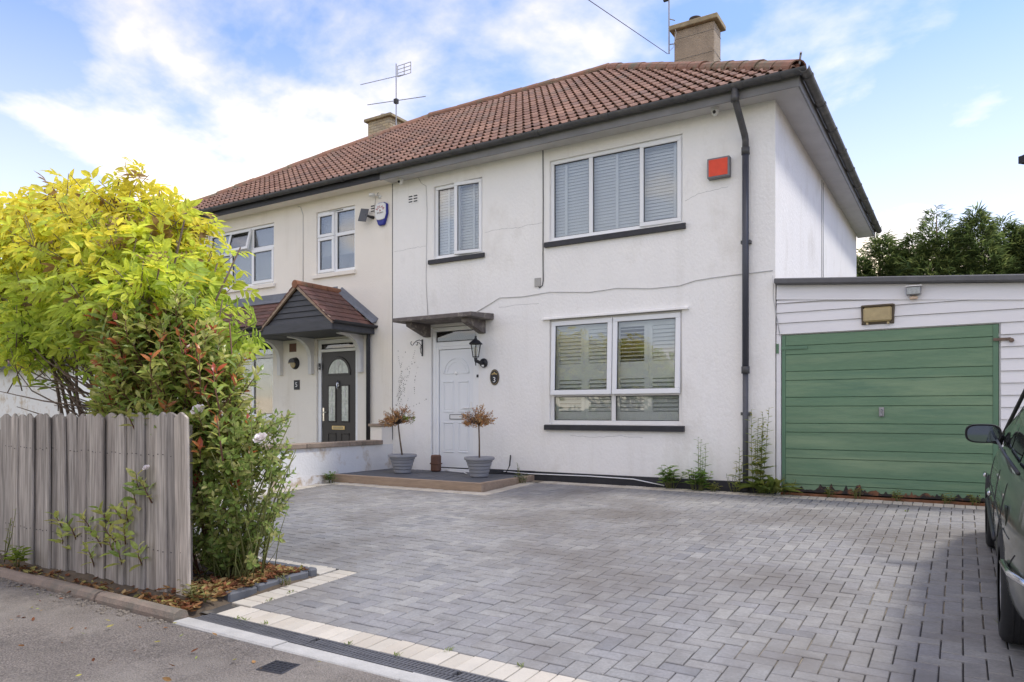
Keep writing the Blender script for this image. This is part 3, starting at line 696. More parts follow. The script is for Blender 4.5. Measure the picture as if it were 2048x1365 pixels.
def deck(x_party, right):
    b = MB(); A = ROOF
    if right:
        b.poly([(x_party, A['yf'], ze), (A['xr'], A['yf'], ze), (xr1, yr, zr), (x_party, yr, zr)])
        b.poly([(A['xr'], A['yf'], ze), (A['xr'], A['yb'], ze), (xr1, yr, zr)])
        b.poly([(A['xr'], A['yb'], ze), (x_party, A['yb'], ze), (x_party, yr, zr), (xr1, yr, zr)])
    else:
        b.poly([(A['xl'], A['yf'], ze), (x_party, A['yf'], ze), (x_party, yr, zr), (xr0, yr, zr)])
        b.poly([(A['xl'], A['yb'], ze), (A['xl'], A['yf'], ze), (xr0, yr, zr)])
        b.poly([(x_party, A['yb'], ze), (A['xl'], A['yb'], ze), (xr0, yr, zr), (x_party, yr, zr)])
    return b
half = MB()
def ridge_mesh(L_=.46, r=.125):
    b = MB(); n = 9; vs_ = []
    for (yy, k) in ((0, 1.0), (L_, .93)):
        for rad in (r * k, (r - .016) * k):
            for t in np.linspace(-.15, math.pi + .15, n): vs_.append((math.cos(t) * rad, yy, math.sin(t) * rad))
    f = []
    for i in range(n - 1): f += [(i, i+1, 2*n+i+1, 2*n+i), (i, n+i, n+i+1, i+1), (n+i, 3*n+i, 3*n+i+1, n+i+1)]
    b.add(vs_, f); return b.mesh('ridge_tile', M['ridge'], smooth=False)
rme = ridge_mesh()
def ridge_run(par, a, b_):
    a, b_ = Vector(a), Vector(b_); d = b_ - a; n = int(d.length / .42); yv = d.normalized()
    xv = yv.cross(Vector((0, 0, 1))).normalized(); zv = xv.cross(yv)
    for i in range(n + 1):
        if i == n and d.length - n * .42 < .15: continue
        o = link('ridge_tile', rme, par); Mx = Matrix((xv, yv, zv)).transposed().to_4x4()
        Mx.translation = a + yv * (i * .42) + zv * (-.045 + rt.uniform(-.008, .008)) 
        o.rotation_euler = (Mx.to_3x3() @ Euler((rt.uniform(-.02, .02), rt.uniform(-.03, .03), rt.uniform(-.02, .02))).to_matrix()).to_euler(); o.location = Mx.translation
roof = deck(XP, True).build('roof', M['deck'], HW)
lay_tiles(roof, XP, ROOF['xr'], 0, 24)
ridge_run(roof, (ROOF['xr'] - .03, ROOF['yf'] + .03, ze + .06), (xr1, yr, zr + .05)); ridge_run(roof, (xr1 - .02, yr, zr + .05), (XP, yr, zr + .05))
bh = MB().tube([(ROOF['xr'], ROOF['yb'], ze + .02), (xr1, yr, zr + .02)], .11, 8); bh.build('ridge_tile', M['ridge'], roof)
MB().tube([(ROOF['xr'] - .02, 9.2, 5.2), (ROOF['xr'] - .0, 9.17, 5.30), (ROOF['xr'] + .01, 9.14, 5.315)], .013, 6).build('hip_iron', M['metal_grey'], roof)
# roughcast chimney
ch = MB().box(-5.24, -4.38, 15.0, 15.48, 5.6, 9.18).build('chimney', M['roughcast'], HW, bevel=.012)
MB().box(-5.33, -4.29, 14.91, 15.57, 9.185, 9.29).build('chimney_cap', M['chimney_cap'], ch, bevel=.012)
MB().lathe([(.10, 9.28), (.115, 9.34), (.105, 9.40), (.13, 9.43), (.13, 9.45), (.09, 9.45), (.085, 9.33)], 16, (-4.85, 15.22, 0)).build('chimney_pot', mat('old_pot', (.06, .045, .04), .8, var=.3, vscale=20), ch, smooth=True)
for z in (8.55, 9.0): 
    q = MB(); frame_mb(q, 0, 1, 0, 1, .1, 0, 1); 
    MB().tube([(-5.25, 14.996, z), (-4.376, 14.996, z), (-4.376, 15.49, z)], .004, 5).build('strap', M['metal_grey'], ch)

# ---------- cream neighbour house (left half)
nb = empty('cream_house', (-11.6, 9.5, 0)); NB = empty('tmp2')
tag(nb, 'cream rendered semi-detached house with black front door and gabled porch canopy', 'house')
N1 = (-13.40, -11.37, 3.54, 4.72); N2 = (-10.20, -9.22, 3.58, 4.735); N3 = (-13.40, -11.40, .93, 2.62); ND = (-10.20, -9.16, .05, 2.37)
b = wall_open('wall', None, None, XE, XP, -.35, 5.1, [N1, N2, N3, ND])
b.quad((XE, YF, -.35), (XE, YF, 5.1), (XE, YB, 5.1), (XE, YB, -.35)); b.quad((XE, YB, -.35), (XE, YB, 5.1), (XP, YB, 5.1), (XP, YB, -.35))
b.build('wall', M['cream_render'], NB)
box('party_joint', M['black_paint'], NB, XP - .006, XP + .006, YF - .004, YF + .002, .55, 4.96)
def vblinds(w, x0, x1, z0, z1, y):
    me = MB().box(0, .085, -.0015, .0015, 0, z1 - z0).mesh('blind_strip', M['vblind']); xx = x0
    k = 0
    while xx < x1 - .05: link('blind_strip', me, w, (xx, y, z0), (0, 0, R(16))); xx += .08
w = window(NB, *N1, mulls=(-12.72, -12.05), trans=((-13.345, -12.752, 4.27), (-12.69, -12.08, 4.27), (-12.02, -11.42, 4.27)))
pane(w, -13.345, -12.752, 3.595, 4.24, YF + .065); pane(w, -13.345, -12.752, 4.30, 4.665, YF + .065); pane(w, -12.69, -12.08, 3.595, 4.24, YF + .065)
sash(w, -12.71, -12.06, 4.255, 4.69, 't', R(14)); sash(w, -12.03, -11.40, 3.57, 4.25, 'r', R(.5)); pane(w, -12.02, -11.425, 4.30, 4.665, YF + .065)
sill(w, -13.46, -11.32, 3.46, 3.53, 'cream_render'); vblinds(w, -13.36, -11.4, 3.58, 4.68, YF + .17)
box('trickle_vent', M['gasket'], w, -12.55, -12.22, YF + .028, YF + .036, 4.685, 4.697)
w = window(NB, *N2, mulls=(-9.74,), trans=((-10.15, -9.77, 4.27), (-9.71, -9.27, 4.27)))
sash(w, -10.18, -9.755, 4.255, 4.70, 't', R(1)); sash(w, -10.18, -9.755, 3.60, 4.25, 'l', R(.8)); pane(w, -9.71, -9.275, 4.30, 4.68, YF + .065); pane(w, -9.71, -9.275, 3.635, 4.24, YF + .065)
sill(w, -10.28, -9.20, 3.50, 3.57, 'cream_render')
box('trickle_vent', M['gasket'], w, -9.90, -9.55, YF + .028, YF + .036, 4.70, 4.712)
MB().box(-10.16, -9.25, YF + .14, YF + .145, 3.95, 4.70).build('roller_blind', M['shutter'], w); MB().box(-10.16, -9.25, YF + .13, YF + .15, 3.92, 3.95).build('blind_bar', M['upvc'], w)
w = window(NB, *N3, mulls=(-12.72, -12.05), trans=((-13.345, -12.752, 2.12), (-12.69, -12.08, 2.12), (-12.02, -11.45, 2.12)))
for (a, c) in ((-13.345, -12.752), (-12.69, -12.08), (-12.02, -11.455)): pane(w, a, c, 2.15, 2.565, YF + .065); pane(w, a, c, .985, 2.09, YF + .065)
sill(w, -13.46, -11.33, .84, .92, 'upvc_old'); vblinds(w, -13.36, -11.42, .97, 2.58, YF + .17)
# black front door
fr = MB(); frame_mb(fr, -10.19, -9.17, .06, 2.36, .075, YF + .03, YF + .1); fr.box(-10.115, -9.245, YF + .033, YF + .097, 2.13, 2.185)
nd = fr.build('door_frame', M['upvc'], NB, bevel=.005)
pane(nd, -10.11, -9.25, 2.19, 2.28, YF + .06, 'glass_dark'); box('fanlight_backing', M['room'], nd, -10.12, -9.24, YF + .13, YF + .14, 2.1, 2.33)
dl = box('door', M['door_dark'], NB, -10.105, -9.255, YF + .05, YF + .095, .14, 2.125, bevel=.004); yl = YF + .05; cx = -9.68
fan = MB(); 
fan.poly([(cx + .26 * math.cos(t), yl - .004, 1.73 + .26 * math.sin(t)) for t in np.linspace(0, math.pi, 17)]); fan.build('door_glass', M['leaded'], dl)
rim = MB()
for i in range(17):
    t0, t1 = math.pi * i / 17, math.pi * (i + 1) / 17
    P_ = lambda r_, t, y_: (cx + r_ * math.cos(t), y_, 1.73 + r_ * math.sin(t))
    rim.add([P_(.26, t0, yl - .018), P_(.26, t1, yl - .018), P_(.30, t1, yl - .018), P_(.30, t0, yl - .018), P_(.31, t0, yl), P_(.31, t1, yl), P_(.26, t0, yl), P_(.26, t1, yl)],
            [(0,1,2,3),(3,2,5,4),(0,6,7,1)])
rim.box(cx - .30, cx + .30, yl - .018, yl, 1.70, 1.73); rim.build('glass_surround', M['door_dark'], dl)
cm = MB(); 
for a in (-.09, 0, .09): cm.box(cx + a - .003, cx + a + .003, yl - .009, yl - .005, 1.735, 1.735 + math.sqrt(.25**2 - a*a))
cm.poly([(cx, yl - .010, 1.86), (cx + .06, yl - .010, 1.92), (cx, yl - .010, 1.975), (cx - .06, yl - .010, 1.92)])
cm.build('lead_came', M['came'], dl)
for (a, c) in ((cx - .27, cx - .06), (cx + .06, cx + .27)):
    f2 = MB(); frame_mb(f2, a, c, .84, 1.52, .022, yl - .016, yl + .002); f2.build('glass_surround', M['door_dark'], dl, bevel=.005)
    box('door_glass', M['leaded'], dl, a + .022, c - .022, yl - .005, yl + .002, .862, 1.498)
    c2 = MB(); mx = (a + c) / 2
    for zz in (1.0, 1.2, 1.36): c2.box(a + .022, c - .022, yl - .009, yl - .006, zz - .002, zz + .002)
    c2.box(mx - .002, mx + .002, yl - .0092, yl - .0062, .862, 1.498)
    for zz in (1.05, 1.36): c2.poly([(mx, yl - .010, zz - .08), (mx + .022, yl - .010, zz), (mx, yl - .010, zz + .08), (mx - .022, yl - .010, zz)])
    c2.build('lead_came', M['came'], dl)
    f3 = MB(); frame_mb(f3, a, c, .28, .64, .02, yl - .012, yl + .002); f3.build('door_panel', M['door_dark'], dl, bevel=.005)
box('letterbox', M['brass'], dl, cx - .16, cx + .16, yl - .014, yl + .002, .70, .775, bevel=.006); box('letterbox_flap', M['lens'], dl, cx - .13, cx + .13, yl - .017, yl - .012, .715, .76)
MB().lathe([(0, -.02), (.025, -.018), (.03, -.01), (.028, 0)], 12, (cx, yl - .004, 1.50), 'y').tube([(cx, yl - .02, 1.60), (cx + .02, yl - .03, 1.53), (cx, yl - .03, 1.44), (cx - .02, yl - .03, 1.53), (cx, yl - .02, 1.60)], .008, 6).build('knocker', M['chrome'], dl, smooth=True)
hb = MB().box(-10.075, -10.04, yl - .012, yl, .86, 1.10).tube([(-10.06, yl - .03, 1.02), (-9.96, yl - .045, 1.02)], .011, 8).tube([(-10.06, yl, 1.02), (-10.06, yl - .032, 1.02)], .011, 8); hb.build('door_handle', M['chrome'], dl)
# eaves of the cream house
box('soffit', M['cream_render'], NB, -15.2, XP - .001, 9.20, YF + .01, 4.965, 4.985)
box('fascia', M['black_paint'], NB, -15.24, XP - .001, 9.178, 9.199, 4.95, 5.12)
gutter(NB, (-15.34, 9.107, 5.10), (XP - .002, 9.107, 5.10), 'gutter', joints=(1.0, 2.6, 4.2, 5.2, 6.2))
roofn = deck(XP, False).build('roof', M['deck'], NB)
lay_tiles(roofn, ROOF['xl'], XP, -24, 0)
ridge_run(roofn, (ROOF['xl'] + .03, ROOF['yf'] + .03, ze + .06), (xr0, yr, zr + .05)); ridge_run(roofn, (xr0 + .02, yr, zr + .05), (XP, yr, zr + .05))
# brick chimney
cn = MB().box(-14.06, -13.29, 15.01, 15.60, 4.9, 9.10).build('chimney', M['mortar'], NB)
BC = [(.46, .37, .24), (.42, .34, .23), (.50, .41, .27), (.40, .33, .24), (.47, .40, .29)]
bmh, bmv = [], []
for c in BC:
    q = MB(); q.col = c; q.box(0, .205, 0, .02, 0, .065); bmh.append(q.mesh('brick', M['buff_brick']))
for j in range(26):
    z = 7.16 + j * .075; off = .108 if j % 2 else 0
    k = 0; xx = -14.07 - off
    while xx < -13.30:
        a, c = max(xx, -14.07), min(xx + .205, -13.28)
        if c - a > .18: link('brick', bmh[rt.randrange(5)], cn, (a, 15.0, z))
        elif c - a > .03:
            q = MB(); q.col = BC[rt.randrange(5)]; q.box(0, c - a, 0, .02, 0, .065); link('brick', q.mesh('brick', M['buff_brick']), cn, (a, 15.0, z))
        xx += .216
    yy = 15.021 + (0 if j % 2 else -.0) 
    yy = 15.021 - (off * .9)
    while yy < 15.6:
        a, c = max(yy, 15.021), min(yy + .19, 15.61)
        if c - a > .03:
            q = MB(); q.col = BC[rt.randrange(5)]; q.box(-.02, 0, 0, c - a, 0, .065); link('brick', q.mesh('brick', M['buff_brick']), cn, (-13.28 + .012, a, z))
        yy += .2
MB().box(-14.16, -13.18, 14.92, 15.70, 9.10, 9.18).build('chimney_cap', M['chimney_cap'], cn, bevel=.01)
MB().lathe([(.085, 9.17), (.10, 9.19), (.095, 9.36), (.075, 9.36), (.075, 9.25)], 14, (-13.75, 15.3, 0)).build('chimney_pot', M['concrete'], cn, smooth=True)
# porch canopy with boarded gable, and the lean-to roof beside it
por = empty('porch_canopy', parent=NB)
YG = 8.50; xa, xl_, xr_ = -9.60, -10.43, -8.77; za, zeav = 3.18, 2.52
gb = MB(); nb_ = 6
bd0 = MB().poly([(xl_ + .06, YG + .045, zeav), (xr_ - .06, YG + .045, zeav), (xa, YG + .045, za - .06)]); bd0.build('gable_backing', M['porch_grey'], por)
for i in range(nb_):
    t0, t1 = i / nb_, (i + 1) / nb_ - .012
    zl = lambda t: zeav + .02 + (za - .09 - zeav) * t
    hw0 = (xr_ - xl_ - .16) / 2 * (1 - t0); hw1 = (xr_ - xl_ - .16) / 2 * (1 - t1)
    MB().add([(xa - hw0, YG + .012, zl(t0)), (xa + hw0, YG + .012, zl(t0)), (xa + hw1, YG + .03, zl(t1)), (xa - hw1, YG + .03, zl(t1)),
              (xa - hw0, YG + .04, zl(t0)), (xa + hw0, YG + .04, zl(t0)), (xa + hw1, YG + .04, zl(t1)), (xa - hw1, YG + .04, zl(t1))],
             [(0,1,2,3),(0,4,5,1),(1,5,6,2),(0,3,7,4),(3,2,6,7)]).build('gable_board', M['porch_grey'], por)
box('gable_beam', M['porch_grey'], por, xl_ - .01, xr_ + .01, YG - .012, YG + .035, zeav - .14, zeav + .015, bevel=.004)
for sx, xe in ((-1, xl_), (1, xr_)):
    # bargeboard
    d = Vector((xe - xa, 0, zeav - za)); n_ = Vector((-d.z, 0, d.x)).normalized() * (1 if sx > 0 else -1)
    A, B = Vector((xa, 0, za + .03)), Vector((xe + .03 * sx, 0, zeav + .02))
    up_ = Vector((0, 0, .05))
    MB().prism([(A.x, A.z), (B.x, B.z), (B.x, B.z - .06), (A.x, A.z - .075)], 'y', YG - .03, YG + .01).build('verge', mat('verge', (.34, .25, .18), .9, var=.25, vscale=14), por)
    box('side_fascia', M['porch_grey'], por, xe - .012, xe + .012, YG + .036, YF, zeav - .13, zeav + .0)
    # plain tiles, each course a row of tiles
    nrow = 7; sl = math.hypot(xe - xa, za - zeav); ang = math.atan2(za - zeav, abs(xe - xa))
    PC = [(.15, .075, .058), (.13, .066, .052), (.17, .086, .066), (.12, .066, .056), (.16, .08, .066)]
    for r_ in range(nrow):
        for q in range(6):
            y0 = YG - .035 + q * .172 - (.086 if r_ % 2 else 0); y1 = y0 + .168; y0 = max(y0, YG - .035); y1 = min(y1, YF + .0)
            if y1 - y0 < .03: continue
            b = MB(); b.col = PC[rt.randrange(5)]; gl_ = sl / nrow
            b.box(0, gl_ * 1.25, 0, y1 - y0, 0, .016)
            o = b.build('porch_tile', M['porch_tile'], por)
            s0 = sl - r_ * gl_ + .045
            px = xa + sx * s0 * math.cos(ang); pz = za - s0 * math.sin(ang) + .03
            o.location = (px, y0, pz) if sx < 0 else (px, y1, pz)
            o.rotation_euler = (0, -ang + .07, 0) if sx < 0 else (0, -ang + .07, math.pi)
            if sx > 0: o.rotation_euler = Euler((0, -ang + .07, math.pi), 'XYZ')
    if sx > 0:
        gutter(por, (xe + .055, YG - .02, zeav + .015), (xe + .055, YF, zeav + .015), 'black_paint', r=.045)
ridge_o = MB()
for i in range(3):
    MB().tube([(xa, YG - .05 + i * .35, za + .015), (xa, YG + .29 + i * .35, za + .012)], .07, 10).build('ridge_tile', mat('terracotta', (.25, .11, .06), .9, var=.3, vscale=10, stain=(.12, .10, .07), stscale=5), por)
def flash(p, q, wd):
    p, q = Vector(p), Vector(q); d = (q - p).normalized(); nn = Vector((-d.z, 0, d.x)); nn = nn if nn.z > 0 else -nn
    return MB().add([p, q, q + nn * wd, p + nn * wd, p + Vector((0, -.1, 0)), q + Vector((0, -.1, 0)), q + nn * wd * .4 + Vector((0, -.02, 0)), p + nn * wd * .4 + Vector((0, -.02, 0))],
                    [(4,5,6,7),(7,6,2,3),(0,4,7,3),(1,2,6,5)])
flash((xa, YF - .004, za + .03), (xr_ + .05, YF - .004, zeav + .06), .10).build('flashing', M['lead'], por)
# lean-to
lt0, lt1 = -13.75, -10.25
sl = math.hypot(1.0, .62); ang = math.atan2(.62, 1.0)
box('lean_to_fascia', M['porch_grey'], por, lt0, xl_ + .0, YG + .06, YG + .085, zeav - .13, zeav + .01)
box('lean_to_soffit', M['porch_grey'], por, lt0, xr_ - .02, YG + .04, YF, zeav - .128, zeav - .11)
for r_ in range(7):
    xx = lt0 - (.08 if r_ % 2 else 0)
    while xx < lt1 + .5:
        a, c = max(xx, lt0), xx + .162
        # tiles stop at the valley against the porch slope
        yv = YG + .02 + r_ * .142; t_ = (yv - YG) / 1.0; lim_x = xl_ + (xa - xl_) * t_
        c = min(c, lim_x + .03)
        if c - a > .03:
            b = MB(); b.col = PC[rt.randrange(5)]; b.box(0, c - a, 0, sl / 7 * 1.25, 0, .016)
            b.build('porch_tile', M['porch_tile'], por, loc=(a, yv, zeav + .035 + r_ * .142 * .62), rot=(ang - .06, 0, 0))
        xx += .166
MB().prism([(YF - .13, 3.12), (YF - .01, 3.2), (YF - .008, 3.31), (YF + .002, 3.31), (YF + .002, 3.1)], 'x', lt0, xa - .05).build('flashing', M['lead'], por)
gutter(por, (lt0, YG + .0, zeav + .01), (xl_ - .02, YG + .0, zeav + .01), 'black_paint', r=.045)
MB().tube([(-8.80, YG + .93, 2.50), (-8.84, YF - .06, 2.42), (-8.86, YF - .05, 2.3), (-8.86, YF - .05, .2)], .036, 10).build('downpipe', M['black_paint'], NB, smooth=True)
for bxx in (-9.06, -10.30, -11.15):
    prof = [(YF, 1.73), (YF - .075, 1.73), (YF - .08, 2.0)] + [(YF - .08 - .36 * (1 - math.cos(t)), 2.0 + .36 * math.sin(t)) for t in np.linspace(.15, 1.5, 8)] + [(8.93, 2.37), (8.93, 2.445), (YF, 2.445)]
    MB().prism(prof, 'x', bxx - .045, bxx + .045).build('bracket', M['bracket'], por)
cable([(-11.0 + .3, yc, 4.93), (-10.62, yc, 4.9), (-10.55, yc, 4.75), (-10.55, yc, 3.35)], .006, 'cable', NB)
air_brick(NB, -8.74, 4.60, 'cream_render')
box('air_grille', M['clay'], NB, -10.93, -10.74, YF - .006, YF + .002, 2.17, 2.33)

def hand_over(tmp, root):
    for c in list(tmp.children):
        c.parent = root; c.matrix_parent_inverse = Matrix.Translation(-Vector(root.location))
    bpy.data.objects.remove(tmp)
hand_over(HW, house); hand_over(NB, nb)

# ------------------------------------------------------------------ garage
ga = empty('garage', (-.5, 9.5, 0)); GA_ = empty('tmp3'); tag(ga, 'flat roofed garage clad in white boards with a green up-and-over door', 'garage')
gx0, gx1 = -1.985, 1.15
def roof_z(x): return 2.625 - .083 * (x - gx0)
YGf = 9.5
# backing shell
sh = MB()
sh.prism([(gx0 + .01, -.1), (-1.93, -.1), (-1.93, 1.99), (.345, 1.99), (.345, -.1), (gx1, -.1), (gx1, roof_z(gx1) + .04), (gx0 + .01, roof_z(gx0) + .04)], 'y', YGf + .03, YGf + .08)
sh.box(gx1 - .05, gx1, YGf + .081, 15.4, -.1, 2.35); sh.box(gx0 + .012, gx1 - .051, 15.35, 15.4, -.1, 2.35)
sh.build('wall', M['white_board'], GA_)
def board(x0, x1, zl0, zl1, zr0, zr1, proud=0):
    MB().add([(x0, YGf - proud, zl0), (x1, YGf - proud, zr0), (x1, YGf + .012, zr1), (x0, YGf + .012, zl1), (x0, YGf + .03, zl0), (x1, YGf + .03, zr0), (x1, YGf + .03, zr1), (x0, YGf + .03, zl1)],
             [(0,1,2,3),(0,4,5,1),(1,5,6,2),(3,2,6,7),(0,3,7,4)]).build('cladding_board', M['white_board'], GA_)
for i, (za_, zb_) in enumerate(((2.0, 2.135), (2.14, 2.265), (2.27, 2.385), (2.39, 2.50))):
    zr1 = min(zb_, roof_z(gx1) - .165)
    if i < 3: board(gx0, gx1, za_, zb_, za_, min(zb_, 2.40 if i < 2 else roof_z(gx1) - .16), .006)
    else: MB().add([(gx0, YGf - .006, za_), (-.55, YGf - .006, za_), (gx0, YGf + .012, 2.43), (gx0, YGf + .03, za_), (-.55, YGf + .03, za_), (gx0, YGf + .03, 2.43)], [(0,1,2),(0,3,4,1),(1,4,5,2),(0,2,5,3)]).build('cladding_board', M['white_board'], GA_)
board(gx0, gx1, roof_z(gx0) - .185, roof_z(gx0), roof_z(gx1) - .185, roof_z(gx1), .014)
for i in range(15): board(.36, gx1, .02 + i * .132, .148 + i * .132, .02 + i * .132, .148 + i * .132, .006)
box('door_post', M['white_board'], GA_, gx0, -1.932, YGf - .008, YGf + .03, -.05, 1.995)
MB().add([(gx0 - .012, 9.40, roof_z(gx0)), (gx1 + .1, 9.40, roof_z(gx1)), (gx1 + .1, 15.6, roof_z(gx1)), (gx0 - .012, 15.6, roof_z(gx0)),
          (gx0 - .012, 9.40, roof_z(gx0) + .072), (gx1 + .1, 9.40, roof_z(gx1) + .072), (gx1 + .1, 15.6, roof_z(gx1) + .072), (gx0 - .012, 15.6, roof_z(gx0) + .072)],
         [(0,3,2,1),(4,5,6,7),(0,1,5,4),(1,2,6,5),(2,3,7,6),(3,0,4,7)]).build('roof', M['felt'], GA_, bevel=.012)
gd = box('garage_door', M['green_edge'], GA_, -1.925, .34, YGf + .02, YGf + .045, .035, 1.985)
zz = 1.985 - .13; hts = [.13]; 
z = 1.98; seq = [.135] + [.11, .212] * 6
for k, h in enumerate(seq):
    z0 = max(z - h + .009, .045)
    if z0 < z - .03: MB().add([(-1.875, YGf + .006, z0), (.285, YGf + .006, z0), (.285, YGf + .010, z), (-1.875, YGf + .010, z), (-1.875, YGf + .02, z0 - .004), (.285, YGf + .02, z0 - .004), (.285, YGf + .02, z + .004), (-1.875, YGf + .02, z + .004)],
             [(0,1,2,3),(0,4,5,1),(1,5,6,2),(3,2,6,7),(0,3,7,4)]).build('door_panel', M['green_door'], gd)
    z -= h
box('door_edge', M['green_edge'], gd, -1.922, -1.878, YGf + .004, YGf + .02, .04, 1.982); box('door_edge', M['green_edge'], gd, .288, .338, YGf + .004, YGf + .02, .04, 1.982)
# peeling black band and rusty sill
pb = MB(); rq = random.Random(2); xx = -1.88; top = []
while xx < .29: top.append((xx, .06 + rq.random() ** 2.5 * .085 * (1.3 if -.9 > xx > -1.5 or xx > 0 else .6))); xx += rq.uniform(.012, .035)
for (a, za_), (c, zc_) in zip(top[:-1], top[1:]): pb.quad((a, YGf + .0035, .035), (c, YGf + .0035, .035), (c, YGf + .0035, zc_), (a, YGf + .0035, za_))
pb.build('bare_metal_patch', M['rust_black'], gd)
box('threshold', mat('rust_sill', (.22, .10, .05), .9, var=.4, vscale=9), GA_, -1.93, .345, YGf - .03, YGf + .03, -.03, .018)
hd_ = MB().box(-.83, -.775, YGf - .012, YGf + .008, .97, 1.08); hd_.tube([(-.80, YGf - .012, 1.05), (-.80, YGf - .04, 1.04), (-.80, YGf - .045, .98)], .012, 8); hd_.build('door_handle', M['metal_grey'], gd, bevel=.003)
hg = MB().box(-1.97, -1.62, YGf - .006, YGf + .006, 1.805, 1.845).box(-1.985, -1.955, YGf - .02, YGf + .0, 1.76, 1.88); hg.build('hinge', M['green_edge'], gd)
hs = MB().box(.29, .45, YGf - .018, YGf - .002, 1.80, 1.83); hs.lathe([(0, -.05), (.02, -.05), (.024, -.02), (.024, 0)], 10, (.455, YGf, 1.80), 'y'); hs.build('hasp', mat('rusty_iron', (.17, .12, .09), .8, var=.4, vscale=30), gd)
hand_over(GA_, ga)

# lamps on the garage
bl = empty('bulkhead_light', (-.84, 9.49, 2.17)); tag(bl, 'rectangular brown bulkhead light with yellowed lens above the green garage door', 'lamp')
MB().add([(-.17, -.02, -.10), (.16, -.02, -.105), (.17, -.02, .105), (-.175, -.02, .11), (-.175, .01, -.115), (.17, .01, -.115), (.178, .01, .115), (-.182, .01, .118)], [(0,1,2,3),(0,4,5,1),(1,5,6,2),(2,6,7,3),(3,7,4,0)]).build('casing', M['brown'], bl)
MB().box(-.152, .147, -.055, -.02, -.088, .085).build('lens', M['lens'], bl, bevel=.018)
MB().box(-.17, .168, -.058, -.0205, .088, .112).build('hood', M['brown'], bl, bevel=.006)
for q in (-.11, .11): MB().box(q - .012, q + .012, -.045, -.015, -.118, -.095).build('screw_clip', M['lens'], bl)
fl = empty('floodlight', (-.47, 9.485, 2.39)); tag(fl, 'small grey square floodlight just under the garage roof edge', 'lamp')
MB().box(-.075, .075, -.075, -.01, -.03, .065).build('casing', M['metal_grey'], fl, bevel=.008)
MB().box(-.062, .062, -.08, -.0755, -.02, .055).build('lens', mat('flood_lens', (.36, .38, .37), .2, var=.3, vscale=40), fl)
MB().box(-.082, .082, -.09, 0, .066, .076).build('visor', M['upvc_old'], fl)
MB().box(-.04, .04, -.05, .01, -.075, -.045).box(-.012, .012, -.03, 0, -.045, -.03).build('junction', mat('buff_plastic', (.62, .47, .34), .6), fl, bevel=.004)

# ------------------------------------------------------------------ low boundary wall and front step
lw = empty('boundary_wall', (-8.4, 8.0, -.05)); LW = empty('tmp4'); tag(lw, 'low white painted boundary wall with brown coping and peeling base', 'wall')
MB().add([(-8.54, 3.99, -.35), (-8.335, 3.99, -.35), (-8.335, 9.498, -.2), (-8.54, 9.498, -.2), (-8.54, 3.99, .475), (-8.335, 3.99, .475), (-8.335, 9.498, .475), (-8.54, 9.498, .475)],
         [(0,3,2,1),(4,5,6,7),(0,1,5,4),(1,2,6,5),(2,3,7,6),(3,0,4,7)]).build('wall', M['old_white_paint'], LW)
y = 4.0; k = 0
while y < 9.2:
    MB().box(-8.575, -8.30, y, min(y + .88, 9.22), .478, .55).build('coping_stone', mat('coping', (.30, .235, .18), .9, var=.25, vscale=8, bump=.3, bscale=50, stain=(.16, .13, .10), stscale=6, stlo=.55, sthi=.7) if k == 0 else bpy.data.materials['coping'], LW, bevel=.008); y += .888; k += 1
box('pier', M['cream_render'], LW, -8.60, -8.345, 9.23, 9.497, .45, .775); MB().box(-8.63, -8.32, 9.20, 9.496, .778, .825).build('coping_stone', bpy.data.materials['coping'], LW, bevel=.006)
# stepped bare cement patch low on the wall
pb = MB(); prof = [(6.05, -.15), (8.02, -.07), (8.02, .02), (7.95, .05), (7.6, .07), (7.2, .03), (6.9, .10), (6.6, .06), (6.3, .0), (6.1, .02)]
pb.prism(prof, 'x', -8.334, -8.331).build('cement_patch', mat('cement_patch', (.48, .38, .27), .95, var=.2, vscale=6, stain=(.76, .74, .72), stscale=5, stlo=.42, sthi=.55, bump=.3, bscale=40), LW)
hand_over(LW, lw)

st = empty('front_step', (-6.9, 8.8, 0)); ST = empty('tmp5'); tag(st, 'low timber edged front step paved in dark slate in front of the white door', 'step')
MB().box(-8.33, -5.50, 8.055, 8.125, -.15, .062).build('timber', M['sleeper'], ST, bevel=.006); MB().box(-5.57, -5.50, 8.127, 9.484, -.15, .066).build('timber', M['sleeper'], ST, bevel=.006)
nx, ny = 5, 3
for i in range(nx):
    for j in range(ny):
        x0, x1 = -8.33 + i * .55, -8.33 + (i + 1) * .55 - .004; y0, y1 = 8.13 + j * .452, 8.13 + (j + 1) * .452 - .004
        MB().box(x0 + .003, x1, y0, y1, -.1, .055 + .0015 * ((i * 7 + j * 3) % 3)).build('slate_slab', M['slate_tile'], ST, bevel=.003)
hand_over(ST, st)

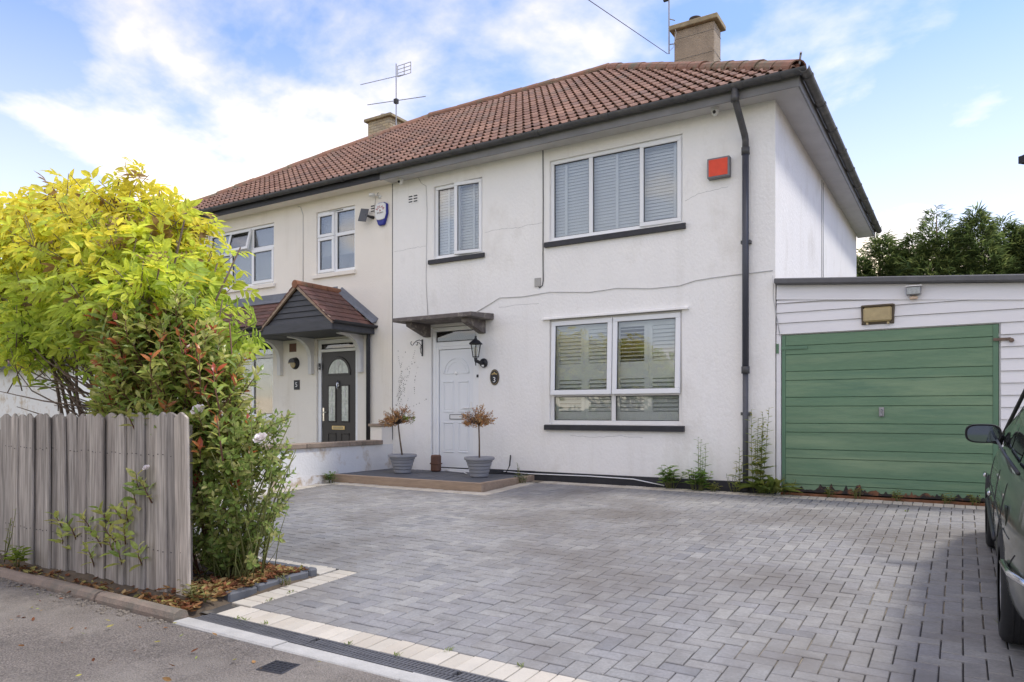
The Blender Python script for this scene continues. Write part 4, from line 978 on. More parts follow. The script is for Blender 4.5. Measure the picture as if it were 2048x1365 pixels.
# ------------------------------------------------------------------ picket fence
fe = empty('picket_fence', (-5.8, 3.05, -.25)); FE = empty('tmp6'); tag(fe, 'weathered grey close-boarded picket fence with pointed tops beside the footway', 'fence')
rf = random.Random(9)
WC = [(.36, .322, .28), (.30, .27, .238), (.40, .355, .305), (.25, .225, .2), (.34, .30, .262)]
def picket(par, xr, wd, z0, z1, y, col, tip=.038, lean=0):
    b = MB(); b.col = col; h = z1 - z0; n = 6
    prof = [(0, 0), (wd, 0), (wd, h - tip), (wd * .62, h - .004), (wd * .5, h), (wd * .38, h - .004), (0, h - tip)]
    b.prism(prof, 'y', 0, .02).build('picket', M['wood_grey'], par, loc=(xr - wd, y, z0), rot=(rf.uniform(-.012, .012), lean, rf.uniform(-.02, .02)), bevel=.0035)
for i in range(20):
    xr = -4.452 - i * .1335
    picket(FE, xr + (.004 if i % 2 else 0), (.195 if i % 2 else .119) if i else .15, -.262 + .0 * i, 1.02 + rf.uniform(-.006, .006) - .0008 * i, 3.005 + (i % 2) * .022 + rf.uniform(0, .004), WC[rf.randrange(5)] if i else (.45, .395, .335), lean=rf.uniform(-.006, .006))
    for zz in (.05, .72):
        for q in (.03, .09):
            MB().lathe([(0, -.003), (.0035, -.003), (.0035, .002)], 6, (xr - q, 3.005 + (i % 2) * .014, zz + rf.uniform(-.01, .01)), 'y').build('nail', M['iron'], FE)
for zz in (.02, .70): b = MB(); b.col = (.24, .21, .18); b.box(-7.12, -4.60, 3.046, 3.095, zz, zz + .075).build('rail', M['wood_grey'], FE)
for px in (-4.74, -5.85, -7.06): b = MB(); b.col = (.26, .225, .19); b.box(px - .05, px + .05, 3.097, 3.195, -.35, .93).build('post', M['wood_grey'], FE)
hand_over(FE, fe)
f2 = empty('board_fence', (-7.6, 3.2, -.25)); FE = empty('tmp7'); tag(f2, 'lower old grey board fence continuing past the left end of the picket fence', 'fence')
for i in range(9): picket(FE, -7.16 - i * .128, .124, -.28, .87 + rf.uniform(-.015, .01), 3.06 + (i % 2) * .012, WC[rf.randrange(5)], tip=.01)
b = MB(); b.col = (.24, .21, .18); b.box(-8.3, -7.16, 3.095, 3.14, .6, .67).build('rail', M['wood_grey'], FE)
hand_over(FE, f2)

# ------------------------------------------------------------------ foliage helpers
def leaf_faces(b, base, d, n, L_, Wd, col, fold=.25, curl=.15):
    """one leaf: 6-vert blade folded on its midrib"""
    d = d.normalized(); s = d.cross(n).normalized(); n = s.cross(d).normalized()
    p = lambda a, c, h: base + d * (a * L_) + s * (c * Wd) + n * (h * L_)
    b.col = col
    b.add([p(0, 0, 0), p(.33, .42, fold * .16), p(.68, .36, fold * .12 - curl * .3), p(1, 0, -curl), p(.68, -.36, fold * .12 - curl * .3), p(.33, -.42, fold * .16), p(.45, 0, -.02)],
          [(0, 1, 6), (1, 2, 6), (2, 3, 6), (3, 4, 6), (4, 5, 6), (5, 0, 6)])
def rvec(r): 
    while 1:
        v = Vector((r.uniform(-1, 1), r.uniform(-1, 1), r.uniform(-1, 1)))
        if .05 < v.length < 1: return v.normalized()
def shade(c, r, a=.15):
    k = 1 + r.uniform(-a, a); return (c[0] * k, c[1] * k, c[2] * k)
def mixc(a, b, t): return tuple(a[i] * (1 - t) + b[i] * t for i in range(3))

# elder: pinnate leaf
def pinnate(b, base, d, n, L_, col, r, pairs=3):
    d = d.normalized(); s = d.cross(n).normalized(); n = s.cross(d)
    for i in range(pairs):
        t = .35 + .5 * i / max(1, pairs - 1) if pairs > 1 else .5
        droop = Vector((0, 0, -.12 * t * t * L_))
        for sg in (-1, 1):
            leaf_faces(b, base + d * (t * L_ * .8) + droop, (d * .55 + s * sg).normalized() + Vector((0, 0, r.uniform(-.3, .12))), n + rvec(r) * .25, L_ * .46, L_ * .20, shade(col, r, .12))
    leaf_faces(b, base + d * (L_ * .72) + Vector((0, 0, -.06 * L_)), d + Vector((0, 0, r.uniform(-.35, .05))), n, L_ * .5, L_ * .22, shade(col, r, .12))
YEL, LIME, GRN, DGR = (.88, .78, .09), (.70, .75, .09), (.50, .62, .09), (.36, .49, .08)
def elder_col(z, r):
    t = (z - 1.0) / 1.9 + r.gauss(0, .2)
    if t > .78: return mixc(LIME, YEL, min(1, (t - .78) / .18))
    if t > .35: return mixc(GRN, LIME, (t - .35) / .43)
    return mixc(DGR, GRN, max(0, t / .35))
re_ = random.Random(21)
EB = Vector((-6.35, 3.55, -.22))
el = empty('elder_shrub', EB); tag(el, 'tall yellow and lime leaved elder shrub behind the picket fence', 'shrub')
ELL = [((-6.55, 3.75, 2.40), (1.05, .75, .72)), ((-7.75, 3.85, 2.35), (.95, .8, .78)), ((-5.85, 3.70, 2.10), (.58, .65, .66)), ((-5.42, 3.62, 1.72), (.42, .45, .38)),
       ((-7.05, 3.7, 2.95), (.36, .35, .36)), ((-6.35, 3.7, 2.90), (.45, .4, .32)), ((-5.75, 3.7, 2.66), (.30, .3, .2)), ((-8.3, 3.9, 2.9), (.5, .4, .3)), ((-8.6, 3.9, 2.2), (.6, .6, .6)), ((-5.02, 3.62, 1.60), (.30, .35, .24)), ((-7.9, 3.8, 2.95), (.55, .45, .45)), ((-5.58, 3.6, 2.2), (.32, .4, .34)), ((-8.7, 3.8, 2.7), (.5, .5, .6)), ((-6.2, 3.5, 1.85), (.6, .5, .5)), ((-7.1, 3.5, 1.85), (.7, .45, .42)), ((-8.2, 3.6, 2.0), (.8, .5, .5)), ((-6.0, 3.3, 2.3), (.5, .3, .45)), ((-5.25, 3.2, 1.98), (.42, .22, .2)), ((-5.75, 3.15, 1.85), (.35, .2, .3))]
wts = [a[1][0] * a[1][1] + a[1][0] * a[1][2] for a in ELL]
leaves = []; stems = MB()
tips = []
for i in range(1050):
    c, rad = re_.choices(ELL, wts)[0]; v = rvec(re_); k = re_.uniform(.62, 1.03)
    p = Vector((c[0] + v.x * rad[0] * k, c[1] + v.y * rad[1] * k, c[2] + v.z * rad[2] * k))
    if p.z < 1.22 + .16 * max(0, -6.2 - p.x): continue
    tips.append((p, v))
for p, v in tips:
    ax = (v * .8 + Vector((0, 0, .75)) + rvec(re_) * .7).normalized()
    q = p - ax * re_.uniform(.3, .5)
    stems.tube([q, p + ax * .05], [.006, .003], 4)
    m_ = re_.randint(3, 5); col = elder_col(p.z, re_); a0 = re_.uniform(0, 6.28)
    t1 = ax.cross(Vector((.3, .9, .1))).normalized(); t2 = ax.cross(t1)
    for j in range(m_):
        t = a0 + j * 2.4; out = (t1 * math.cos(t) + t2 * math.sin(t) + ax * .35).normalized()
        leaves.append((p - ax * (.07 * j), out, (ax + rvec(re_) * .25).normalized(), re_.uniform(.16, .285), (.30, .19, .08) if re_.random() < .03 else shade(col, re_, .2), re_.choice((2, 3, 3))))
for k in range(30):
    px = re_.uniform(-8.4, -5.0); t = re_.uniform(0, 1)
    top = Vector((px, 3.7 + re_.uniform(-.35, .35), re_.uniform(1.9, 2.9) - abs(px + 6.9) * .18)); b0 = EB + Vector((re_.uniform(-.35, .3), re_.uniform(-.15, .25), 0))
    mid = b0 * .45 + top * .55 + Vector((0, 0, .22)) + rvec(re_) * .12
    stems.tube([b0, b0 * .7 + mid * .3 + Vector((0, 0, .12)), mid, top], [.022, .019, .013, .006], 6)
for k in range(36):   # bare low twigs leaning left
    a = Vector((re_.uniform(-6.6, -5.9), 3.5 + re_.uniform(-.2, .2), re_.uniform(.7, 1.2))); e = a + Vector((re_.uniform(-1.6, -.4), re_.uniform(-.3, .3), re_.uniform(.1, .75)))
    m1 = a * .5 + e * .5 + rvec(re_) * .1
    stems.tube([a, m1, e], [.008, .006, .003], 4)
o = stems.build('trunk', M['bark'], None, smooth=True); under(o, el)
s_, c_ = math.sin(R(31.9)), math.cos(R(31.9))
leaves.sort(key=lambda q: (-s_ * q[0].x + c_ * q[0].y))
crown = MB()
for n, (p, d, nn, L_, col, pr_) in enumerate(leaves):
    if n < 280:
        b = MB(); pinnate(b, Vector((0, 0, 0)), d, nn, L_, col, re_, pr_); o = link('leaf', b.mesh('leaf', M['leaf']), el, p - EB)
    else: pinnate(crown, p, d, nn, L_, col, re_, pr_)
o = crown.build('crown', M['leaf'], None); under(o, el); tag(o, kind='stuff')
# dry flower heads
um = MB()
for k in range(26):
    p, v = re_.choice([t for t in tips if 2.0 < t[0].z < 2.85 and t[0].y < 3.8]); p = p + Vector((0, -.02, .03))
    for j in range(16):
        e = p + Vector((re_.gauss(0, .06), re_.gauss(0, .05), .06 + re_.gauss(0, .012))); um.tube([p, e], .0015, 3); um.col = (.36, .22, .10); um.box(e.x - .006, e.x + .006, e.y - .006, e.y + .006, e.z - .005, e.z + .006)
o = um.build('flower_heads', mat('umbel', (.34, .23, .10), .9, var=.3, vscale=30), None); under(o, el); tag(o, kind='stuff')

# generic shoot with alternate simple leaves
def shoot(leaves, stems, p, ax, L_, nl, ll, lw, cols, r, tipcol=None, stemr=.004):
    q = p - ax * L_; stems.tube([q, p - ax * (L_ * .4) + rvec(r) * .01, p], [stemr * 1.5, stemr, stemr * .6], 4)
    t1 = ax.cross(Vector((.31, .9, .13))).normalized(); t2 = ax.cross(t1); a0 = r.uniform(0, 6.28)
    for j in range(nl):
        t = a0 + j * 2.4; f = j / max(1, nl - 1)
        up = .35 + .9 * (1 - f)
        out = (t1 * math.cos(t) + t2 * math.sin(t) + ax * up).normalized()
        base = p - ax * (L_ * .85 * f)
        c = r.choice(cols)
        if tipcol and f < .4: c = r.choice(tipcol)
        k = (.65 + .35 * min(1, f * 2.2)) * r.uniform(.8, 1.15)
        leaves.append((base, out, (ax * .8 + out * -.3 + rvec(r) * .3).normalized(), ll * k, lw * k, shade(c, r, .18)))
def finish_shrub(root, leaves, stems, m, sm, nobj, name='crown'):
    loc = Vector(root.location); o = stems.build('stems', M[sm], None, smooth=True); under(o, root)
    leaves.sort(key=lambda q: (-s_ * q[0].x + c_ * q[0].y)); cr = MB()
    for n, (p, d, nn, L_, W_, col) in enumerate(leaves):
        if n < nobj:
            b = MB(); leaf_faces(b, Vector((0, 0, 0)), d, nn, L_, W_, col); link('leaf', b.mesh('leaf', M[m]), root, p - loc)
        else: leaf_faces(cr, p, d, nn, L_, W_, col)
    if cr.f: o = cr.build(name, M[m], None); under(o, root); tag(o, kind='stuff')

# photinia with red tips
PG = [(.33, .43, .10), (.41, .49, .11), (.50, .53, .13), (.25, .35, .08), (.56, .55, .17), (.45, .46, .13)]
PR = [(.55, .12, .05), (.48, .18, .07), (.60, .22, .07), (.42, .08, .05)]
PB = Vector((-5.15, 3.5, -.22)); ph = empty('photinia_shrub', PB); tag(ph, 'glossy green photinia shrub with red young shoots beside the driveway', 'shrub')
lv, stm = [], MB()
PE = [((-5.15, 3.28, 1.42), (.60, .42, .60)), ((-4.86, 3.42, 1.15), (.46, .38, .56)), ((-5.35, 3.22, 1.55), (.46, .36, .50)), ((-4.82, 3.5, .75), (.40, .36, .45)), ((-5.6, 3.30, 1.12), (.45, .28, .34))]
for i in range(720):
    c, rad = re_.choices(PE, [a[1][0] * a[1][2] for a in PE])[0]; v = rvec(re_); k = re_.uniform(.6, 1.03)
    p = Vector((c[0] + v.x * rad[0] * k, c[1] + v.y * rad[1] * k, c[2] + v.z * rad[2] * k))
    if p.y < 3.16 and p.z < 1.0 and p.x < -4.45: continue
    ax = (v * .6 + Vector((0, 0, .9)) + rvec(re_) * .3).normalized()
    red = re_.random() < .24 and k > .8
    shoot(lv, stm, p, ax, .2, re_.randint(7, 10), .115, .050, PG, re_, PR if red else None)
for (x_, z_) in ((-5.25, 1.95), (-5.0, 1.78), (-4.75, 1.62), (-4.5, 1.45), (-4.35, 1.30), (-5.5, 2.08), (-4.32, 1.0), (-4.55, 1.62), (-5.75, 1.75), (-5.45, 1.25)):
    shoot(lv, stm, Vector((x_, 3.12, z_)), Vector((re_.uniform(-.1, .25), -.15, 1)).normalized(), .32, 10, .11, .042, PG, re_, PR, .005)
for (x_, y_, z_) in ((-5.58, 2.96, .12), (-5.35, 2.96, .08), (-5.15, 2.96, .18), (-5.05, 2.97, .46), (-5.28, 2.96, .32), (-6.05, 2.97, .05), (-4.98, 2.96, .05), (-5.95, 2.96, .16), (-6.12, 2.96, .20), (-5.72, 2.96, .22), (-5.48, 2.96, .30), (-5.40, 2.95, .18), (-5.22, 2.96, .02), (-5.62, 2.95, -.02), (-5.12, 2.96, .34), (-5.0, 2.96, .58), (-4.92, 2.96, .52)):
    shoot(lv, stm, Vector((x_, y_, z_)), Vector((re_.uniform(-.4, .4), -.25, .6)).normalized(), .16, 8, .12, .052, PG, re_)
for k in range(14):
    a = PB + Vector((re_.uniform(-.35, .35), re_.uniform(-.1, .2), 0)); e = Vector((re_.uniform(-5.8, -4.5), 3.4 + re_.uniform(-.15, .2), re_.uniform(1.0, 1.8)))
    stm.tube([a, a * .5 + e * .5 + rvec(re_) * .08, e], [.014, .01, .005], 6)
finish_shrub(ph, lv, stm, 'gloss_leaf', 'red_stem', 280)

# rose bush low at the drive edge
RG = [(.27, .38, .09), (.35, .44, .12), (.42, .47, .14), (.22, .30, .08), (.46, .45, .18)]
RB = Vector((-4.62, 3.55, -.22)); ro = empty('rose_bush', RB); tag(ro, 'sprawling rose bush with white blooms between fence end and driveway', 'shrub')
lv, stm = [], MB()
for i in range(520):
    f = re_.random() ** 1.1; z = -.10 + 1.12 * f
    w_ = .20 + .30 * math.sin(min(1, f * 1.15) * math.pi * .75)
    t = re_.uniform(0, 6.28); k = re_.uniform(.35, 1) ** .6
    p = Vector((-4.76 + .06 * f + math.cos(t) * w_ * k * 1.15, 3.52 + math.sin(t) * w_ * k * .9, z))
    if p.y < 3.12 and p.x < -4.40: p.y = 3.14 + re_.random() * .2
    ax = (Vector((math.cos(t), math.sin(t), .9)) + rvec(re_) * .4).normalized()
    shoot(lv, stm, p, ax, .15, re_.randint(6, 9), .065, .037, RG, re_, stemr=.0025)
for k in range(26):
    a = RB + Vector((re_.uniform(-.12, .15), re_.uniform(-.12, .15), 0)); t = re_.uniform(0, 6.28); e = Vector((-4.5 + math.cos(t) * .42, 3.5 + math.sin(t) * .3, re_.uniform(.3, 1.05)))
    stm.tube([a, a * .5 + e * .5 + Vector((0, 0, .1)) + rvec(re_) * .05, e], [.009, .006, .003], 5)
for (a, e) in (((-4.4, 3.5, .62), (-4.08, 3.42, .70)), ((-4.4, 3.5, .35), (-4.08, 3.5, .30)), ((-4.3, 3.45, .25), (-4.0, 3.4, .12)), ((-4.4, 3.5, .8), (-4.02, 3.5, .98)), ((-4.35, 3.4, 0), (-4.15, 3.3, -.06))):
    a, e = Vector(a), Vector(e); stm.tube([a, a * .5 + e * .5 + Vector((0, 0, .04)), e], [.005, .004, .003], 5)
    for t in (.45, .75, 1): shoot(lv, stm, a.lerp(e, t) + Vector((0, 0, .03)), ((e - a).normalized() + Vector((0, 0, .6))).normalized(), .07, 6, .06, .034, RG, re_, stemr=.0025)
for k in range(30):  # dry grassy stalks at the base
    a = RB + Vector((re_.uniform(-.28, .28), re_.uniform(-.2, .25), 0)); e = a + Vector((re_.uniform(-.15, .2), re_.uniform(-.15, .15), re_.uniform(.25, .6)))
    stm.tube([a, a * .5 + e * .5 + rvec(re_) * .04, e], [.004, .003, .0015], 4)
finish_shrub(ro, lv, stm, 'leaf', 'stem', 240)
def bloom(p, r=.045):
    b = MB()
    for ring, (n, rr, h, sz) in enumerate(((5, .6, .0, 1.0), (5, .42, .35, .85), (4, .22, .6, .6))):
        for i in range(n):
            t = 6.283 * i / n + ring * .6; out = Vector((math.cos(t), math.sin(t), .6 + ring * .7)).normalized(); side = Vector((-math.sin(t), math.cos(t), 0)); up = Vector((0, 0, 1))
            c = Vector((0, 0, h * r * .4)) + Vector((math.cos(t), math.sin(t), 0)) * rr * r * .3
            b.add([c, c + out * r * sz + side * r * sz * .62, c + out * r * sz * 1.12 + up * r * .25, c + out * r * sz - side * r * sz * .62], [(0, 1, 2), (0, 2, 3)])
    o = b.build('rose_bloom', M['petal'], None, loc=p, rot=(R(40), 0, R(20))); under(o, ro)
for p in ((-4.20, 3.40, .82), (-4.62, 3.20, 1.02)): bloom(Vector(p))
for p in ((-4.90, 2.98, .62),): bloom(Vector(p), .022)

# ------------------------------------------------------------------ leaf litter and loose leaves
def litter(name, label, n, fx, fy, fz, cols, r, size=(.03, .07), m='dry_leaf'):
    b = MB()
    for i in range(n):
        x_, y_ = fx(r), fy(r); L_ = r.uniform(*size); t = r.uniform(0, 6.28)
        d = Vector((math.cos(t), math.sin(t), r.uniform(-.25, .35))); nn = Vector((r.gauss(0, .35), r.gauss(0, .35), 1)).normalized()
        leaf_faces(b, Vector((x_, y_, fz(x_, y_) + r.uniform(.004, .03))), d, nn, L_, L_ * .55, shade(r.choice(cols), r, .3), .5, -.2)
    o = b.build(name, M[m], None); tag(o, label, 'leaves', kind='stuff'); return o
DRY = [(.30, .15, .065), (.24, .10, .05), (.36, .21, .09), (.40, .28, .13), (.18, .075, .04), (.34, .30, .10)]
litter('leaf_litter', 'dry brown fallen leaves covering the flower bed beside the fence end', 1500, lambda r: -4.27 - abs(r.gauss(0, .32)) , lambda r: r.uniform(2.86, 3.87), lambda x, y: bz(max(x, -8.5), y), DRY, re_)
litter('leaf_litter', 'fallen leaves gathered along the foot of the picket fence', 300, lambda r: r.uniform(-7.4, -4.3), lambda r: r.uniform(2.82, 2.98), lambda x, y: bz(x, y), DRY, re_)
litter('fallen_leaves', 'few leaves scattered over the asphalt footway', 75, lambda r: r.uniform(-6.5, -1.6), lambda r: 2.68 - abs(r.gauss(0, .55)), lambda x, y: pave_z(x, y) - .003, DRY + [(.45, .42, .12), (.30, .36, .10)], re_, (.02, .05))
gr = MB(); 
for i in range(260):   # moss and pebbles along the edging
    x_, y_ = re_.uniform(-7.5, -4.2), 2.70 - abs(re_.gauss(0, .05)); s = re_.uniform(.004, .012); z_ = pave_z(x_, y_)
    gr.box(x_ - s, x_ + s, y_ - s, y_ + s * .7, z_ - .002, z_ + s)
tag(gr.build('grit', mat('grit', (.22, .19, .155), .95, var=.4, vscale=60), None), 'loose grit lying along the old kerb edging', 'grit', kind='stuff')

# ------------------------------------------------------------------ weeds
def weed(name, label, loc, kind, r, h=.4, n=8, cols=((.12, .21, .04), (.17, .25, .05)), ll=.08, lw_=.03, group=None, spread=.1):
    root = empty(name, loc); tag(root, label, 'weed', group); L0 = Vector(loc); lv, stm = [], MB()
    for k in range(n):
        t = r.uniform(0, 6.28); hh = h * (1 if k == 0 else r.uniform(.6, 1)); top = L0 + Vector((math.cos(t) * spread * r.random(), -abs(math.sin(t)) * spread * .5 * r.random(), hh))
        a = L0 + Vector((math.cos(t) * spread * .3, -abs(math.sin(t)) * .02, 0)); 
        stm.tube([a, a * .5 + top * .5 + rvec(r) * .015, top], [.004, .003, .002], 5)
        if kind == 'tall':
            m_ = int(hh / .035)
            for j in range(m_):
                f = (j + .5) / m_; p = a.lerp(top, f); q = j * 2.4; out = Vector((math.cos(q), math.sin(q), .45)).normalized()
                k2 = (1.15 - .75 * f) * r.uniform(.8, 1.15); lv.append((p, out, Vector((0, 0, 1)), ll * k2, lw_ * k2, shade(r.choice(cols), r, .2)))
        else:
            for j in range(7):
                f = .35 + .65 * j / 6; p = a.lerp(top, f); q = j * 2.4 + t; out = Vector((math.cos(q), math.sin(q), .3)).normalized()
                lv.append((p, out, Vector((0, 0, 1)) + rvec(r) * .3, ll * r.uniform(.6, 1.1), lw_ * r.uniform(.7, 1.1), shade(r.choice(cols), r, .25)))
    finish_shrub(root, lv, stm, 'leaf', 'stem', 40, 'foliage')
rw = random.Random(33)
G1 = ((.19, .33, .06), (.25, .40, .08), (.29, .42, .10)); G2 = ((.34, .39, .08), (.42, .41, .10), (.28, .34, .08), (.24, .32, .07)); G3 = ((.30, .30, .10), (.34, .26, .12), (.24, .24, .08))
weed('weed', 'low bushy green weed on the plinth below the window corner', (-3.32, 9.36, 0), 'bush', rw, .30, 18, G1, .11, .06, spread=.20)
weed('weed', 'tall feathery green weed growing against the white wall', (-2.90, 9.36, 0), 'tall', rw, .70, 5, G1, .14, .030, spread=.10)
weed('weed', 'leafy clump at the foot of the tall feathery weed', (-2.94, 9.30, 0), 'bush', rw, .28, 18, G1, .11, .055, spread=.22)
weed('weed', 'small yellowish weed right of the tall feathery weed', (-2.72, 9.30, 0), 'bush', rw, .11, 7, ((.36, .36, .09), (.30, .33, .08)), .06, .03, spread=.08)
weed('weed', 'thin drab weed left of the grey downpipe', (-2.48, 9.38, 0), 'tall', rw, .24, 6, G3, .05, .014, spread=.12)
weed('weed', 'tall upright willowherb weed between downpipe and garage door', (-2.18, 9.36, 0), 'tall', rw, 1.08, 8, G2, .17, .055, spread=.20)
weed('weed', 'mid height weed stem leaning in front of the downpipe', (-2.43, 9.33, .02), 'tall', rw, .55, 3, G2, .15, .045, spread=.10)
weed('weed', 'spiky weed clump beside the hinge side of the garage door', (-1.86, 9.40, 0), 'tall', rw, .26, 5, G3, .09, .02, spread=.14)
for i, (x_, lab) in enumerate(((-1.35, 'tiny weed at the garage threshold nearest the hinge'), (-1.05, 'tiny weed at the threshold left of the garage door handle'), (-.62, 'tiny weed at the threshold right of the garage door handle'), (-.15, 'tiny weed at the threshold near the car'), (.12, 'tiny weed at the threshold behind the door mirror'))):
    weed('weed', lab, (x_, 9.41, .0), 'bush', rw, .12, 7, G2 + G3, .05, .02, spread=.10, group='weeds along the garage threshold')
weed('weed', 'small weed at the outer corner of the timber step', (-5.44, 9.05, -.01), 'bush', rw, .13, 10, ((.2, .26, .08), (.4, .42, .3), (.16, .22, .05)), .06, .025, spread=.16)
weed('weed', 'weed sprouting by the right pot behind the step', (-5.72, 9.40, .06), 'tall', rw, .20, 4, G3, .05, .015, spread=.08)
weed('weed', 'green weed between low white wall and the step', (-8.20, 7.95, -.06), 'bush', rw, .17, 12, G1, .07, .04, spread=.16)
weed('weed', 'weed growing at the left end of the fence foot', (-6.95, 2.9, -.24), 'tall', rw, .50, 9, G3 + G2, .06, .02, spread=.42)
weed('weed', 'big leaved weed low in front of the fence left end', (-6.55, 2.88, -.24), 'bush', rw, .16, 6, ((.24, .33, .05), (.30, .38, .06)), .11, .05, spread=.12)
weed('weed', 'pale weed tuft against the bed edging blocks', (-4.20, 3.62, -.24), 'tall', rw, .09, 8, G3, .04, .012, spread=.14)
weed('weed', 'pale green weeds at the corner of bed and drain', (-4.36, 3.02, -.26), 'bush', rw, .13, 14, G3 + ((.4, .38, .16),), .05, .022, spread=.22)
# dock leaves by the garage hinge
dk = empty('dock_plant', (-2.05, 9.30, 0)); tag(dk, 'broad leaved dock rosette sprawling at the corner of house and garage', 'weed')
b = MB()
for k in range(26):
    t = rw.uniform(3.0, 6.6); up = rw.uniform(.25, 1.5); L_ = rw.uniform(.22, .40)
    leaf_faces(b, Vector((rw.uniform(-.12, .12), rw.uniform(-.03, .05), .01)), Vector((math.cos(t), math.sin(t) * .55, up)), Vector((-math.cos(t) * .5, -math.sin(t), 1)), L_, L_ * .26, shade(rw.choice(((.20, .26, .06), (.27, .30, .08), (.16, .22, .05))), rw, .2), .35, .35)
b.build('leaves', M['leaf'], dk)
# tufts in the joints
tf = MB()
for (x_, y_) in ((-3.86, 2.95), (-3.80, 2.95), (-3.62, 2.96), (-2.55, 2.95), (-2.35, 3.14), (-1.9, 3.14), (-2.9, 2.94), (-4.0, 3.3), (-4.02, 3.5), (-.5, 8.7), (.2, 5.0)):
    for k in range(9):
        t = rw.uniform(0, 6.28); d = Vector((math.cos(t), math.sin(t), rw.uniform(.6, 2))); leaf_faces(tf, Vector((x_ + rw.gauss(0, .012), y_ + rw.gauss(0, .012), gz(y_))), d, Vector((0, 0, 1)), rw.uniform(.015, .035), .008, shade((.24, .30, .08), rw, .25))
tag(tf.build('joint_grass', M['leaf'], None), 'tiny green tufts growing in the paving joints', 'grass', kind='stuff')

# ------------------------------------------------------------------ potted shrubs by the door
def potted(name, label, loc, cols, r, lean, sx):
    root = empty(name, loc); tag(root, label, 'potted plant', 'potted standards either side of the door'); L0 = Vector(loc)
    prof = [(.0, 0), (.125, 0), (.134, .012), (.140, .048), (.132, .054), (.148, .066), (.155, .098), (.147, .104), (.163, .116), (.170, .148), (.162, .154), (.178, .166), (.186, .198), (.178, .204), (.194, .216), (.200, .240), (.204, .248), (.224, .252), (.228, .264), (.228, .29), (.216, .295), (.205, .285), (.20, .25)]
    MB().lathe(prof, 32).build('pot', M['pot'], root)
    MB().lathe([(0, .245), (.2, .243)], 20).build('soil', M['soil'], root)
    t0 = Vector((0, 0, .24)); t1 = Vector((lean, 0, .78)); 
    MB().tube([t0, t0.lerp(t1, .5) + Vector((lean * .15, .01, 0)), t1], [.014, .012, .011], 8).build('trunk', M['bark'], root, smooth=True)
    lv, stm = [], MB()
    for k in range(115):
        t = r.uniform(0, 6.28); f = r.random(); rr = .29 * math.sqrt(r.random()); 
        p = L0 + t1 + Vector((math.cos(t) * rr * sx + lean * .3, math.sin(t) * rr * .85, .0 + .32 * f * (1 - (rr / .36) ** 2) + .05 * math.cos(t) * (1 if sx > 1 else 0)))
        a = L0 + t1 + Vector((0, 0, -.01)); stm.tube([a, a.lerp(p, .55) + Vector((0, 0, .03)) + rvec(r) * .02, p], [.004, .003, .0012], 3)
        ax = ((p - a).normalized() + rvec(r) * .5 + Vector((0, 0, .2))).normalized()
        green = p.x > L0.x + .12 and p.z < L0.z + .92 and len(cols) > 4
        shoot(lv, stm, p, ax, .10, 9, .036, .020, cols[4:] if green else cols[:4], r, stemr=.001)
    finish_shrub(root, lv, stm, 'dry_leaf', 'bark', 60)
ORG = [(.52, .28, .12), (.45, .21, .09), (.58, .36, .16), (.48, .32, .15)]
potted('potted_shrub', 'drying shrub in ribbed grey pot left of the front door, partly green', (-7.52, 8.80, .062), ORG + [(.25, .30, .05), (.20, .26, .05)], rw, -.09, 1.25)
potted('potted_shrub', 'brown dried shrub in ribbed grey pot right of the front door', (-6.10, 8.88, .062), ORG, rw, -.01, 1.0)
cg = empty('clay_gully', (-7.24, 9.30, .06)); tag(cg, 'brown clay pipe end standing on the step beside the left pot', 'pipe')
MB().box(-.075, .075, -.06, .06, 0, .27).build('body', M['clay'], cg, bevel=.02); MB().box(-.08, .08, -.065, .065, .12, .14).build('collar', M['clay'], cg, bevel=.004)
cable([(-7.1, 9.38, .075), (-6.9, 9.25, .085), (-6.75, 9.32, .07), (-6.62, 9.2, .085), (-6.5, 9.12, .07)], .007, 'upvc', None, 'loose_cable'); tag(bpy.data.objects['loose_cable'], 'loose white cable lying on the slate step below the door', 'cable')
hz_ = cable([(-5.92, 9.47, .36), (-5.925, 9.45, .2), (-5.95, 9.40, .10), (-6.1, 9.35, .075), (-6.35, 9.3, .075)], .010, 'rubber', None, 'hose_pipe'); tag(hz_, 'short black hose curling up the wall behind the right pot', 'hose')

# ------------------------------------------------------------------ fittings on the fronts
def text(body, size, m, par, loc, rot=(R(90), 0, 0), name='lettering', ext=.0015):
    cu = bpy.data.curves.new('t', 'FONT'); cu.body = body; cu.size = size; cu.align_x = 'CENTER'; cu.align_y = 'CENTER'; cu.extrude = ext
    o = bpy.data.objects.new('t', cu); COL.objects.link(o); dg = bpy.context.evaluated_depsgraph_get(); me = bpy.data.meshes.new_from_object(o.evaluated_get(dg)); bpy.data.objects.remove(o)
    me.materials.clear(); me.materials.append(M[m]); return link(name, me, par, loc, rot)
# coach lantern
ln = empty('wall_lantern', (-6.43, 9.495, 1.80)); tag(ln, 'black six-sided coach lantern on the wall right of the white door', 'lamp')
ox, oy = -.03, -.19
MB().lathe([(0, 0), (.06, -.0), (.075, -.012), (.07, -.03), (.0, -.035)], 18, (0, 0, 0), 'y').build('back_plate', M['iron'], ln, smooth=True)
MB().tube([(0, -.03, 0), (-.01, -.10, .0), (ox, oy + .0, .03), (ox, oy, .07)], [.03, .026, .026, .03], 10).tube([(ox, oy, .04), (ox, oy, -.05)], [.018, .006], 8).build('arm', M['iron'], ln, smooth=True)
def hexr(r, z, k=6): return [(ox + r * math.cos(6.2832 * i / k), oy + r * math.sin(6.2832 * i / k), z) for i in range(k)]
cgm = MB(); A_, B_ = hexr(.05, .085), hexr(.085, .29)
for i in range(6): cgm.tube([A_[i], B_[i]], .005, 5); cgm.tube([A_[i], A_[(i + 1) % 6]], .006, 5); cgm.tube([B_[i], B_[(i + 1) % 6]], .006, 5)
